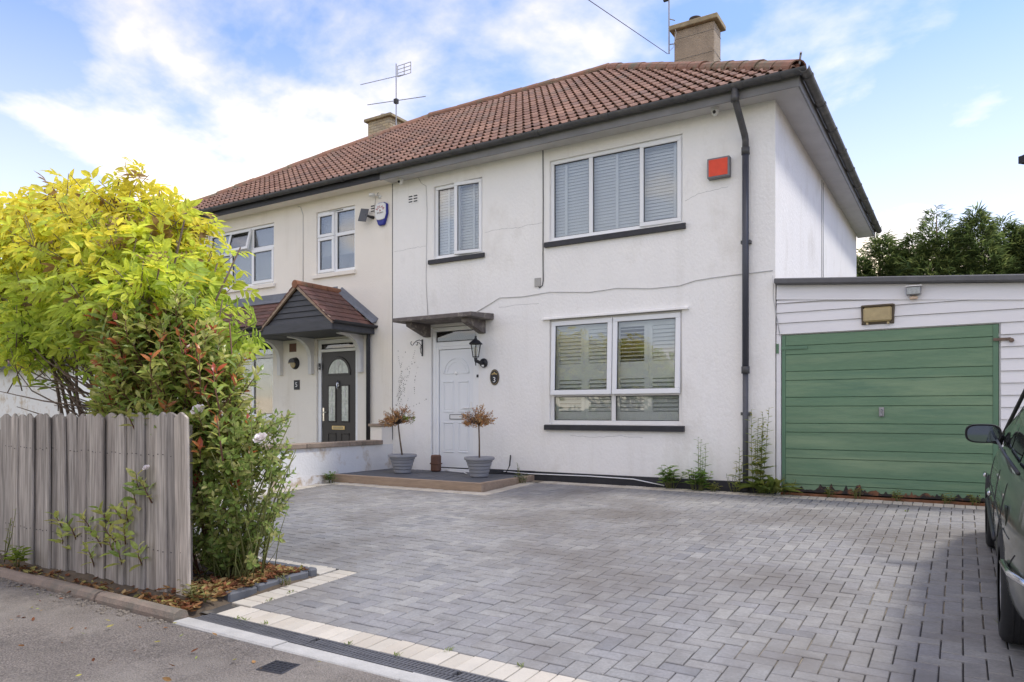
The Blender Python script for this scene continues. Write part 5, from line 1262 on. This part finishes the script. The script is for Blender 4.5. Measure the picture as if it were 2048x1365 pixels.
cgm.poly(A_); cgm.build('cage', M['iron'], ln)
gl_ = MB(); A2, B2 = hexr(.048, .088), hexr(.083, .288)
for i in range(6): gl_.quad(A2[i], A2[(i + 1) % 6], B2[(i + 1) % 6], B2[i])
gl_.build('lantern_glass', M['glass'], ln)
MB().lathe([(.115, .285), (.118, .292), (.07, .335), (.03, .36), (.02, .375), (.016, .40), (.02, .41), (.0, .418)], 6, (ox, oy, 0)).build('lantern_roof', M['iron'], ln)
MB().lathe([(0, .09), (.02, .09), (.02, .14), (.028, .16), (.03, .20), (.02, .235), (0, .245)], 12, (ox, oy, 0)).build('bulb', mat('bulb', (.75, .70, .6), .2), ln, smooth=True)
MB().box(-.02, .02, -.05, -.03, -.06, -.03).build('sensor', M['white_plastic'], ln, bevel=.004)
# number plaques
pq = empty('number_plaque', (-6.23, 9.495, 1.57)); tag(pq, 'oval black house number plaque reading 3 on the white wall', 'sign')
pr = [(.085 * math.cos(t), .125 * math.sin(t)) for t in np.linspace(0, 2 * math.pi, 33)[:-1]]
MB().prism(pr, 'y', -.012, .004).build('plate', M['iron'], pq, bevel=.003)
rg = MB(); 
for i in range(32):
    t0, t1 = 6.2832 * i / 32, 6.2832 * (i + 1) / 32; f = lambda k, t: (k * .085 * math.cos(t), -.0135, k * .125 * math.sin(t)); rg.quad(f(.87, t0), f(.87, t1), f(.91, t1), f(.91, t0))
rg.build('gilt_line', M['gold_text'], pq)
text('3', .115, 'white_text', pq, (0, -.0155, -.042), ext=.003)
or_ = MB()
for sg in (-1, 1):
    for k in range(3): or_.tube([(sg * .008, -.014, .04 + .012 * k), (sg * (.03 + .006 * k), -.014, .062 - .012 * k), (sg * (.05 - .008 * k), -.014, .045 - .004 * k)], .004, 5)
or_.lathe([(0, -.004), (.014, -.003), (.016, 0)], 10, (0, -.0125, .068), 'y'); or_.build('ornament', M['gold_text'], pq)
p5 = empty('number_plaque', (-10.72, 9.495, 1.54)); tag(p5, 'small square black plaque reading 5 on the cream wall', 'sign')
MB().box(-.075, .075, -.012, .004, -.09, .09).build('plate', M['iron'], p5, bevel=.004); text('5', .13, 'white_text', p5, (0, -.0155, 0), ext=.003)
# round outdoor light at no 5
rl = empty('wall_light', (-10.765, 9.495, 1.95)); tag(rl, 'round dark wall light with eyelid hood beside the black front door', 'lamp')
MB().lathe([(0, -.06), (.06, -.058), (.095, -.045), (.11, -.02), (.115, .004)], 24, (0, 0, 0), 'y').build('casing', M['iron'], rl, smooth=True)
MB().lathe([(.0, -.066), (.045, -.064), (.07, -.058)], 20, (0, 0, -.02), 'y').build('lens', M['lens'], rl)
hoodm = MB(); 
for i in range(12):
    t0, t1 = math.pi * i / 12, math.pi * (i + 1) / 12; f = lambda r_, t, y_: (r_ * math.cos(t), y_, r_ * math.sin(t) + .0); hoodm.add([f(.105, t0, -.03), f(.105, t1, -.03), f(.09, t1, -.095), f(.09, t0, -.095)], [(0, 1, 2, 3)])
hoodm.poly([(.09 * math.cos(t), -.095, .09 * math.sin(t)) for t in np.linspace(0, math.pi, 13)]); hoodm.build('hood', M['iron'], rl)
MB().box(-.085, .085, -.10, -.096, -.012, .006).build('rim', M['lens'], rl)
db = empty('door_bell', (-10.13, 9.52, 1.87)); tag(db, 'small dark doorbell on the frame of the black front door', 'doorbell'); MB().box(-.02, .02, -.02, .0, -.06, .06).build('casing', M['iron'], db, bevel=.004); MB().lathe([(0, -.024), (.011, -.023), (.012, -.02)], 10, (0, 0, -.02), 'y').build('button', M['chrome'], db)
d2 = empty('door_bell', (-6.575, 9.528, 1.60)); tag(d2, 'tiny square black doorbell on the white door frame', 'doorbell'); MB().box(-.018, .018, -.015, .0, -.022, .022).build('casing', M['iron'], d2, bevel=.003); MB().lathe([(0, -.018), (.008, -.0175), (.009, -.015)], 10, (0, 0, 0), 'y').build('button', M['black_plastic'], d2)
# wrought iron hanging bracket
hk = empty('hanging_bracket', (-7.68, 9.495, 2.10)); tag(hk, 'black scrolled wrought iron hanging basket bracket left of the white door', 'bracket')
MB().box(-.012, .012, -.008, .004, -.14, .14).build('back_bar', M['iron'], hk)
def spiral(c, r0, r1, t0, t1, n=12): return [(0, c[0] + (r0 + (r1 - r0) * i / n) * math.cos(t0 + (t1 - t0) * i / n), c[1] + (r0 + (r1 - r0) * i / n) * math.sin(t0 + (t1 - t0) * i / n)) for i in range(n + 1)]
MB().tube([(0, -.005, .11), (0, -.08, .125), (0, -.16, .10), (0, -.23, .05)] + spiral((-.27, .06), .045, .02, -.3, -4.4), .006, 6).tube([(0, -.005, -.10), (0, -.04, -.09), (0, -.05, -.04), (0, -.02, .03), (0, -.08, .075)] + spiral((-.15, .05), .035, .012, 1.5, -2.6), .005, 6).tube([(0, -.005, .06), (0, -.05, .02), (0, -.06, -.03)], .004, 5).build('scroll', M['iron'], hk)
# red box, alarm box with solar panel, cameras
rb = empty('alarm_box', (-2.695, 9.495, 4.21)); tag(rb, 'plain red rectangular box with grey casing high on the white wall', 'box')
MB().box(-.145, .145, -.09, .004, -.13, .13).build('casing', mat('box_grey', (.20, .20, .21), .5, metal=.4, var=.2, vscale=12), rb, bevel=.006); MB().box(-.122, .122, -.095, -.0905, -.108, .108).build('face', M['red_panel'], rb)
ab = empty('alarm_box', (-8.56, 9.495, 4.47)); tag(ab, 'white and blue shield shaped alarm box on the cream wall', 'alarm box')
sp = [(-.13, .16), (-.07, .19), (.07, .19), (.13, .16), (.135, -.02), (.07, -.19), (.045, -.205), (-.045, -.205), (-.07, -.19), (-.135, -.02)]
MB().prism(sp, 'y', -.055, .004).build('casing', M['blue_plastic'], ab, bevel=.012)
MB().prism([(-.118, .15), (-.065, .178), (.065, .178), (.118, .15), (.122, -.02), (.095, -.095), (.06, -.11), (0, -.115), (-.06, -.11), (-.095, -.095), (-.122, -.02)], 'y', -.068, -.05).build('face', M['white_plastic'], ab, bevel=.006)
for i, ch in enumerate('SOLAR'):
    t = R(150 - i * 30); text(ch, .062, 'red_text', ab, (.085 * math.cos(t), -.0695, .03 + .085 * math.sin(t)), (R(90), t - R(90) if False else -(t - R(90)) , 0))
text('SECURITY', .034, 'brown_text', ab, (0, -.0695, .005))
MB().lathe([(0, -.002), (.022, -.002), (.022, 0)], 3, (0, -.069, .048), 'y').build('emblem', M['red_text'], ab)
so = empty('solar_panel', (-8.86, 9.495, 4.47)); tag(so, 'small dark solar panel on a bracket beside the blue alarm box', 'solar panel')
MB().box(-.075, .075, -.008, .008, -.12, .12).build('panel', M['slate_tile'], so, loc=(-.03, -.13, .0), rot=(R(-14), R(8), R(18)), bevel=.003)
MB().tube([(.08, .0, -.03), (.07, -.06, -.03), (-.0, -.12, 0)], [.03, .026, .014], 8).build('bracket', M['iron'], so, smooth=True)
sc_ = empty('security_camera', (-8.70, 9.495, 4.80)); tag(sc_, 'small white bullet camera on the cream wall above the alarm box', 'camera')
MB().tube([(.06, 0, -.01), (.05, -.05, .0), (.0, -.07, .01)], .008, 6).lathe([(.035, 0), (.035, -.01), (0, -.012)], 12, (.07, .004, -.02), 'y').build('mount', M['white_plastic'], sc_, smooth=True)
MB().lathe([(0, -.06), (.03, -.06), (.032, -.05), (.03, .03), (0, .035)], 14, (0, 0, 0), 'x').build('body', M['white_plastic'], sc_, smooth=True, loc=(-.02, -.08, .01), rot=(0, 0, R(30)))
MB().tube([(.03, -.03, .02), (.05, -.01, .06)], .004, 5).tube([(-.02, -.005, -.02), (-.06, -.005, -.28)], .003, 5).build('wire', M['dark_cable'], sc_)
def dome(lab, loc):
    r_ = empty('security_camera', loc); tag(r_, lab, 'camera')
    MB().lathe([(.045, .0), (.05, -.02), (.048, -.04), (.0, -.042)], 18).build('base', M['white_plastic'], r_, smooth=True)
    MB().lathe([(.045, -.036), (.043, -.06), (.03, -.085), (.012, -.096), (0, -.098)], 18, (0, 0, 0)).build('dome', M['white_plastic'], r_, smooth=True)
    MB().lathe([(0, -.055), (.02, -.052), (.022, -.04)], 12, (.0, .0, -.062), 'y').build('camera_lens', M['iron'], r_, smooth=True)
dome('white turret camera under the soffit above the party line', (-8.05, 9.37, 4.965)); dome('white turret camera under the soffit near the downpipe', (-2.72, 9.36, 4.965))

# aerials
a1 = empty('tv_aerial', (-13.04, 15.05, 8.8)); tag(a1, 'spindly television aerial on the buff brick chimney', 'aerial')
MB().tube([(0, -.05, -.5), (0, -.05, 1.68)], .016, 6).build('mast', M['metal_grey'], a1)
MB().tube([(-1.05, -.05, .80), (1.02, -.05, .56)], .011, 5).build('dipole', M['metal_grey'], a1)
ya = MB().tube([(-.12, .45, 1.62), (-.30, -1.1, .78)], .011, 5)
for k in range(16):
    p = Vector((-.12, .45, 1.62)).lerp(Vector((-.30, -1.1, .78)), .1 + k * .058); ya.tube([p + Vector((-.06, 0, .0)), p + Vector((.06, 0, 0))], .004, 4)
ya.build('yagi_boom', M['metal_grey'], a1)
rfm = MB()
for z in (1.52, 1.62, 1.72, 1.82): rfm.tube([(-.25, .3, z), (.22, .3, z)], .012, 4)
for q in (-.25, -.015, .22): rfm.tube([(q, .3, 1.52), (q, .3, 1.82)], .012, 4)
rfm.build('reflector', M['concrete'], a1)
MB().box(-.05, .05, -.1, 0, .6, .72).build('clamp', M['black_plastic'], a1)
a2 = empty('tv_aerial', (-5.33, 14.93, 8.7)); tag(a2, 'tall thin aerial mast strapped to the roughcast chimney', 'aerial')
MB().tube([(0, 0, -.0), (0, 0, 3.2)], .017, 6).build('mast', M['metal_grey'], a2)
MB().tube([(0, 0, .75), (.12, .04, .7)], .012, 5).tube([(0, 0, .2), (.12, .04, .2)], .012, 5).build('bracket', M['metal_grey'], a2); MB().tube([(.0, .0, .05), (.10, -.02, .1), (.16, 0, .4), (.12, 0, .6)], .006, 5).build('coax', M['cable'], a2)
MB().box(-.12, .0, -.03, .03, 1.15, 1.22).build('clamp', M['black_plastic'], a2)
ow = MB().tube([(-5.37, 14.95, 8.72), (-5.36, 11.0, 7.98), (-4.40, 9.0, 6.72 + .0), (-3.4, 7.0, 5.45)], .008, 4).build('overhead_wire', M['dark_cable'], None); tag(ow, 'thin overhead telephone wire running up from the roughcast chimney', 'wire')

# ------------------------------------------------------------------ car on the right
CAR = Vector((1.06, 3.78, gz(3.78)))
car = empty('parked_car', CAR); car.rotation_euler = (TILT, 0, 0); tag(car, 'dark green hatchback car parked on the drive facing the garage', 'car')
def ring(w, zb, zbelt, wb, crown):
    h = zbelt - zb
    half_ = [(0, zb), (w * .6, zb), (w * .93, zb + .02), (w * .985, zb + .10), (w, zb + h * .42), (w * .985, zb + h * .68), (wb + (w - wb) * .45, zb + h * .9), (wb, zbelt), (wb * .6, zbelt + crown), (0, zbelt + crown * 1.2)]
    return half_
ST_ = [(0.0, .60, .32, .80, .50, .02), (.03, .74, .26, .90, .66, .02), (.16, .83, .22, .93, .75, .02), (.45, .88, .21, .93, .80, .02), (1.0, .90, .19, .925, .82, .02), (1.6, .895, .18, .92, .82, .02), (2.3, .895, .18, .91, .82, .02), (2.95, .89, .18, .90, .81, .03),
       (3.3, .885, .19, .86, .78, .04), (3.7, .86, .20, .80, .70, .04), (4.0, .80, .22, .73, .60, .03), (4.18, .70, .26, .66, .50, .02), (4.24, .55, .32, .58, .4, .01)]
b = MB(); rings = []
for (y, w_, zb, zbelt, wb, cr) in ST_:
    hf = ring(w_, zb, zbelt, wb, cr); full_ = [(x_, y, z_) for x_, z_ in hf] + [(-x_, y, z_) for x_, z_ in hf[-2:0:-1]]; rings.append(full_)
n = len(rings[0])
b.add([p for r_ in rings for p in r_], [(i*n + j, i*n + (j+1) % n, (i+1)*n + (j+1) % n, (i+1)*n + j) for i in range(len(rings) - 1) for j in range(n)] + [tuple(range(n)), tuple(range((len(rings)-1)*n, len(rings)*n))])
body = b.build('body', M['car_paint'], None, smooth=True)
sub = body.modifiers.new('s', 'SUBSURF'); sub.levels = 2; sub.render_levels = 2
WY = (.92, 3.42)
cut = MB()
for wy in WY: cut.lathe([(0, -1.2), (.345, -1.2), (.345, 1.2), (0, 1.2)], 28, (0, wy, .30), 'x')
cut_o = cut.build('cut', M['black_plastic'])
bo = body.modifiers.new('b', 'BOOLEAN'); bo.object = cut_o; bo.operation = 'DIFFERENCE'; bo.solver = 'EXACT'
dg = bpy.context.evaluated_depsgraph_get(); me = bpy.data.meshes.new_from_object(body.evaluated_get(dg))
body.modifiers.clear(); body.data = me; bpy.data.objects.remove(cut_o); body.parent = car
me.polygons.foreach_set('use_smooth', [True] * len(me.polygons))
MB().box(-.60, .60, .5, 3.9, .24, .7).build('underbody', M['black_plastic'], car)
# cabin
CS = [(.10, .92, .74, .70), (.28, 1.18, .78, .64), (.52, 1.36, .80, .61), (.95, 1.44, .81, .60), (1.5, 1.465, .81, .60), (2.0, 1.45, .81, .60), (2.35, 1.38, .805, .60), (2.75, 1.13, .80, .64), (3.08, .92, .76, .70)]
b = MB(); rings = []
for (y, zt, wb, wt) in CS:
    zbl = .90; wt_ = wb + (wt - wb) * min(1, (zt - zbl) / .5); hf = [(wb, zbl), ((wb + wt_) / 2 + .025, (zbl + zt) / 2), (wt_ + .01, zt - .05 * min(1, (zt - zbl) / .3)), (wt_ * .8, zt - .004), (0, zt + .015)]
    rings.append([(x_, y, z_) for x_, z_ in hf] + [(-x_, y, z_) for x_, z_ in hf[-2::-1]])
n = len(rings[0]); b.add([p for r_ in rings for p in r_], [(i*n + j, i*n + j + 1, (i+1)*n + j + 1, (i+1)*n + j) for i in range(len(rings) - 1) for j in range(n - 1)])
b.build('roof', M['car_paint'], car, smooth=True)
def cab_x(y, z):
    for k in range(len(CS) - 1):
        if CS[k][0] <= y <= CS[k+1][0]:
            t = (y - CS[k][0]) / (CS[k+1][0] - CS[k][0]); zt = CS[k][1] * (1-t) + CS[k+1][1] * t; wb = CS[k][2] * (1-t) + CS[k+1][2] * t; wt = CS[k][3] * (1-t) + CS[k+1][3] * t
            wt_ = wb + (wt - wb) * min(1, (zt - .9) / .5); f = max(0, min(1, (z - .9) / max(.02, zt - .05 - .9)))
            xm = (wb + wt_) / 2 + .025
            return (wb + (xm - wb) * f * 2 if f < .5 else xm + (wt_ + .01 - xm) * (f - .5) * 2), zt
    return .8, 1.4
def side_window(name, y0, y1, sg, slant0=0, slant1=0):
    b = MB(); nz, ny = 4, 6; vs_ = []
    for i in range(nz + 1):
        for j in range(ny + 1):
            f = i / nz; y_ = (y0 + slant0 * f) + ((y1 + slant1 * f) - (y0 + slant0 * f)) * j / ny
            x_, zt = cab_x(y_, .9); zz = .945 + (min(zt, 1.46) - .075 - .945) * f; zz = max(zz, .93); x_, _ = cab_x(y_, zz); vs_.append((sg * (x_ + .007), y_, zz))
    b.add(vs_, [(i*(ny+1)+j, i*(ny+1)+j+1, (i+1)*(ny+1)+j+1, (i+1)*(ny+1)+j) for i in range(nz) for j in range(ny)]); b.build(name, M['car_glass'], car, smooth=True)
for sg in (-1, 1):
    side_window('side_window', 1.78, 2.78, sg, 0, -.34); side_window('side_window', .98, 1.70, sg, .0, 0); side_window('side_window', .48, .92, sg, .12, 0)
    for y_ in (1.62, 2.62 - .02):
        pass
    for y_, z_ in ((1.62, .70), (2.58, .70)):
        h_ = MB().box(-.012, .012, -.085, .085, -.016, .016).build('door_handle', M['chrome'], car, bevel=.010, loc=(sg * .918, y_, z_))
    ap = MB().tube([(sg * .80, 3.0, .935), (sg * .66, 2.36, 1.385), (sg * .625, 2.0, 1.435), (sg * .62, 1.0, 1.43), (sg * .66, .42, 1.28)], .014, 6).build('window_trim', M['black_plastic'], car, smooth=True)
    MB().tube([(sg * .838, 2.78, .935), (sg * .842, 1.7, .94), (sg * .83, .5, .945)], .010, 6).build('window_trim', M['black_plastic'], car, smooth=True)
    def on_body(y_, z_, out=.001):
        ok, hit, nrm, _i = body.ray_cast((sg * 2, y_, z_), (-sg, 0, 0))
        return Vector((hit.x + sg * out, y_, z_)) if ok else Vector((sg * .89, y_, z_))
    for sy in ([(1.76, z_) for z_ in np.linspace(.26, .90, 9)], [(2.84, z_) for z_ in np.linspace(.26, .88, 9)], [(.98 + .34 * max(0, (.72 - z_) / .3) ** 1.4, z_) for z_ in np.linspace(.34, .90, 9)], [(y_, .255) for y_ in np.linspace(1.34, 2.84, 9)], [(y_, .62 + .012 * math.sin(y_)) for y_ in np.linspace(.5, 3.4, 16)], [(.34 + .02 * k_, .58 - .012 * k_) for k_ in range(8)]):
        MB().tube([on_body(a_, c_) for a_, c_ in sy], .0032, 4).build('panel_gap', M['black_plastic'], car)
    MB().lathe([(0, -.012), (.055, -.010), (.06, 0)], 18, (0, 0, 0), 'x').build('fuel_flap', M['car_paint'], car, loc=on_body(.72, .70, .004), rot=(0, 0, math.pi if sg < 0 else 0))
    # bumper and rubbing trim
    MB().tube([(sg * .0, -.012, .50), (sg * .45, -.005, .50), (sg * .68, .015, .50), (sg * .81, .10, .50), (sg * .872, .30, .50), (sg * .89, .55, .50)], .016, 8).build('chrome_strip', M['chrome'], car, smooth=True)
    MB().tube([on_body(y_, .46, .006) for y_ in np.linspace(1.34, 2.98, 9)], .014, 6).build('rubbing_strip', M['black_plastic'], car, smooth=True)
    # mirror
    prof_ = [(.125 * math.copysign(abs(math.cos(t)) ** .6, math.cos(t)), .078 * math.copysign(abs(math.sin(t)) ** .7, math.sin(t))) for t in np.linspace(0, 2 * math.pi, 29)[:-1]]
    mr_ = MB(); nn_ = 28; vs_ = []
    for (yy, kk) in ((-.05, .93), (-.058, 1.0), (-.02, 1.02), (.03, .88), (.06, .5)): vs_ += [(px_ * kk, yy, pz_ * kk) for px_, pz_ in prof_]
    mr_.add(vs_, [(i * nn_ + j, i * nn_ + (j + 1) % nn_, (i + 1) * nn_ + (j + 1) % nn_, (i + 1) * nn_ + j) for i in range(4) for j in range(nn_)] + [tuple(range(nn_)), tuple(range(4 * nn_, 5 * nn_))])
    mo = mr_.build('door_mirror', M['black_plastic'], car, smooth=True, loc=(sg * .925, 2.78, .985)); mo.scale = (.92, 1, .9)
    MB().prism([(px_ * .88, pz_ * .86) for px_, pz_ in prof_], 'y', -.056, -.05).build('mirror_glass', M['mirror'], mo)
    MB().tube([(sg * .80, 2.80, .93), (sg * .92, 2.79, .955)], [.04, .03], 8).build('mirror_stalk', M['black_plastic'], car, smooth=True)
    # lamps
    MB().box(-.05, .05, -.03, .03, -.13, .13).build('tail_lamp', M['red_lamp'], car, bevel=.02, loc=(sg * .70, .055, .75), rot=(0, 0, sg * R(38)))
    MB().box(-.12, .12, -.03, .03, -.05, .05).build('headlight', M['glass_dark'], car, bevel=.02, loc=(sg * .58, 4.14, .60), rot=(0, 0, sg * R(-28)))
    for wy in WY:
        wh = empty('wheel', (sg * .80, wy, .30), parent=car); 
        MB().lathe([(.20, -.09), (.27, -.092), (.292, -.08), (.30, -.06), (.30, .06), (.292, .08), (.27, .092), (.20, .09)], 36, (0, 0, 0), 'x').build('tyre', M['rubber'], wh, smooth=True)
        tr = MB()
        for q in (-.04, -.013, .013, .04): tr.lathe([(.3005, q - .004), (.303, q - .003), (.303, q + .003), (.3005, q + .004)], 36, (0, 0, 0), 'x')
        tr.build('tread', M['rubber'], wh)
        rm = MB().lathe([(.20, .08), (.195, .06), (.18, .05), (.05, .075), (0, .078)], 24, (0, 0, 0), 'x')
        for k in range(5):
            t = 6.2832 * k / 5; c, s2 = math.cos(t), math.sin(t); rm.add([(.085, c*.03 - s2*.03, s2*.03 + c*.03), (.085, c*.03 + s2*.03, s2*.03 - c*.03), (.08, c*.19 + s2*.03, s2*.19 - c*.03), (.08, c*.19 - s2*.03, s2*.19 + c*.03)], [(0, 1, 2, 3)])
        o = rm.build('rim', M['metal_grey'], wh); o.scale = (sg, 1, 1)
sw = MB().add([(-.60, .17, 1.02), (.60, .17, 1.02), (.54, .40, 1.30), (-.54, .40, 1.30)], [(0, 1, 2, 3)]); sw.build('rear_window', M['car_glass'], car, loc=(0, -.012, .012))
MB().add([(-.66, 2.98, .995), (.66, 2.98, .995), (.56, 2.45, 1.345), (-.56, 2.45, 1.345)], [(0, 1, 2, 3)]).build('windscreen', M['car_glass'], car, loc=(0, .012, .014))

# ------------------------------------------------------------------ background: conifers, neighbouring buildings
def conifer(label, loc, H, rad, seed):
    r = random.Random(seed); root = empty('conifer_tree', loc); tag(root, label, 'tree', 'conifers behind the garage'); L0 = Vector(loc)
    MB().tube([(0, 0, 0), (.03, 0, H * .5), (0, .02, H * .97)], [.14, .09, .015], 8).build('trunk', M['bark'], root, smooth=True)
    b = MB(); CC = [(.11, .16, .055), (.15, .21, .065), (.20, .26, .08), (.26, .31, .10), (.08, .12, .045)]
    tops = [(Vector((0, 0, H)), rad * .8)] + [(Vector((r.uniform(-rad, rad) * .85, r.uniform(-.5, .5), H * r.uniform(.84, .97))), rad * .6) for _ in range(5)]
    for i in range(3300):
        tp, rr = r.choice(tops); f = r.random() ** .8 * (.42 if r.random() < .85 else .95); z = tp.z * (1 - f * .8); w_ = rr * min(1, (f * 2.6) ** .7 + .02)
        t = r.uniform(0, 6.28); k = r.uniform(.45, 1.05) ** .6; lump = 1 + .28 * math.sin(t * 3 + z * 5 + seed + tp.x * 9)
        p = Vector((tp.x + math.cos(t) * w_ * k * lump, tp.y + math.sin(t) * w_ * k * lump, z + r.uniform(-.1, .1)))
        out = Vector((math.cos(t), math.sin(t), r.uniform(.2, 1.2))).normalized(); c = shade(r.choice(CC), r, .2)
        for j in range(4):
            d = (out + rvec(r) * .55).normalized(); leaf_faces(b, p + rvec(r) * .06, d, Vector((0, 0, 1)) + rvec(r) * .4, r.uniform(.13, .27), .034, shade(c, r, .25), .3, .35)
    o = b.build('crown', M['leaf'], root); tag(o, kind='stuff')
for i, (x_, y_, H, rd, lab) in enumerate(((-3.6, 23.4, 6.5, 1.3, 'conifer half hidden behind the back corner of the white house'), (-2.05, 23.6, 6.35, 1.15, 'pointed conifer nearest the white house, with sky on its left'), (-.6, 23.2, 6.7, 1.25, 'tall conifer in the middle of the row above the garage'), (.95, 23.6, 6.35, 1.2, 'broad conifer above the floodlight end of the garage roof'), (2.1, 23.0, 6.7, 1.2, 'tallest conifer, rightmost in view over the garage'), (3.6, 23.5, 6.3, 1.2, 'conifer at the right edge of the picture'))):
    conifer(lab, (x_, y_, -.12), H, rd, 50 + i)
# neighbour on the right: only its eaves corner shows
nr = empty('neighbour_house', (.715, 13.2, -.1), R(-42)); tag(nr, 'brick neighbour house whose dark eaves corner shows at the right picture edge', 'house')
MB().box(.35, 8.0, .35, 7.0, 0, 4.84).build('wall', mat('red_brick', (.30, .14, .09), .9, var=.2, vscale=30), nr)
MB().add([(.02, .02, 4.95), (8.33, .02, 4.95), (8.33, 7.33, 4.95), (.02, 7.33, 4.95), (3.67, 3.67, 7.6), (4.67, 3.67, 7.6)], [(0, 1, 5, 4), (1, 2, 5), (2, 3, 4, 5), (3, 0, 4), (0, 3, 2, 1)]).build('roof', mat('brown_roof', (.15, .07, .055), .9, var=.25, vscale=6), nr)
MB().box(0, 8.35, 0, 7.35, 4.84, 4.948).build('fascia', M['black_paint'], nr)
# garage block beyond the cream house
gl2 = empty('white_outbuilding', (-19.5, 11.0, -.1)); tag(gl2, 'low white garage with brown tiled roof beyond the elder shrub', 'building')
MB().box(-3.2, 3.2, -1.5, 4.5, 0, 2.42).build('wall', M['old_white_paint'], gl2)
rm = mat('brown_tiles', (.20, .12, .095), .9, var=.3, vscale=4, stretch=(.3, 1, 8))
for k in range(9):
    MB().add([(-3.5, -1.85 + k * .36, 2.44 + k * .2), (3.5, -1.85 + k * .36, 2.44 + k * .2), (3.5, -1.48 + k * .36, 2.62 + k * .2), (-3.5, -1.48 + k * .36, 2.62 + k * .2), (-3.5, -1.85 + k * .36, 2.40 + k * .2), (3.5, -1.85 + k * .36, 2.40 + k * .2)], [(0, 1, 2, 3), (0, 4, 5, 1)]).build('tile_course', rm, gl2)
MB().add([(-3.4, -1.7, 2.40), (3.4, -1.7, 2.40), (3.4, 1.5, 4.18), (-3.4, 1.5, 4.18), (3.4, 4.7, 2.40), (-3.4, 4.7, 2.40)], [(0, 1, 2, 3), (3, 2, 4, 5), (0, 3, 5), (1, 4, 2)]).build('roof', rm, gl2)
MB().box(-3.45, 3.45, -1.84, -1.80, 2.26, 2.40).build('fascia', M['black_paint'], gl2)
MB().box(.3, 2.6, -1.53, -1.49, .02, 2.05).build('garage_door', M['upvc'], gl2)
# street side opposite, seen only in the window glass
hg2 = empty('street_hedge', (-4, -11.5, -.4)); tag(hg2, 'clipped green hedge across the street, mirrored in the window glass', 'hedge')
b = MB(); rh = random.Random(4)
for i in range(2600):
    p = Vector((rh.uniform(-14, 14), rh.uniform(-.5, .5), rh.uniform(0, 1.75))); leaf_faces(b, p, rvec(rh), rvec(rh), .28, .2, shade((.14, .20, .05), rh, .35))
o = b.build('foliage', M['leaf'], hg2); tag(o, kind='stuff')
MB().box(-14, 14, -.25, .25, 0, 1.5).build('branches', M['soil'], hg2)
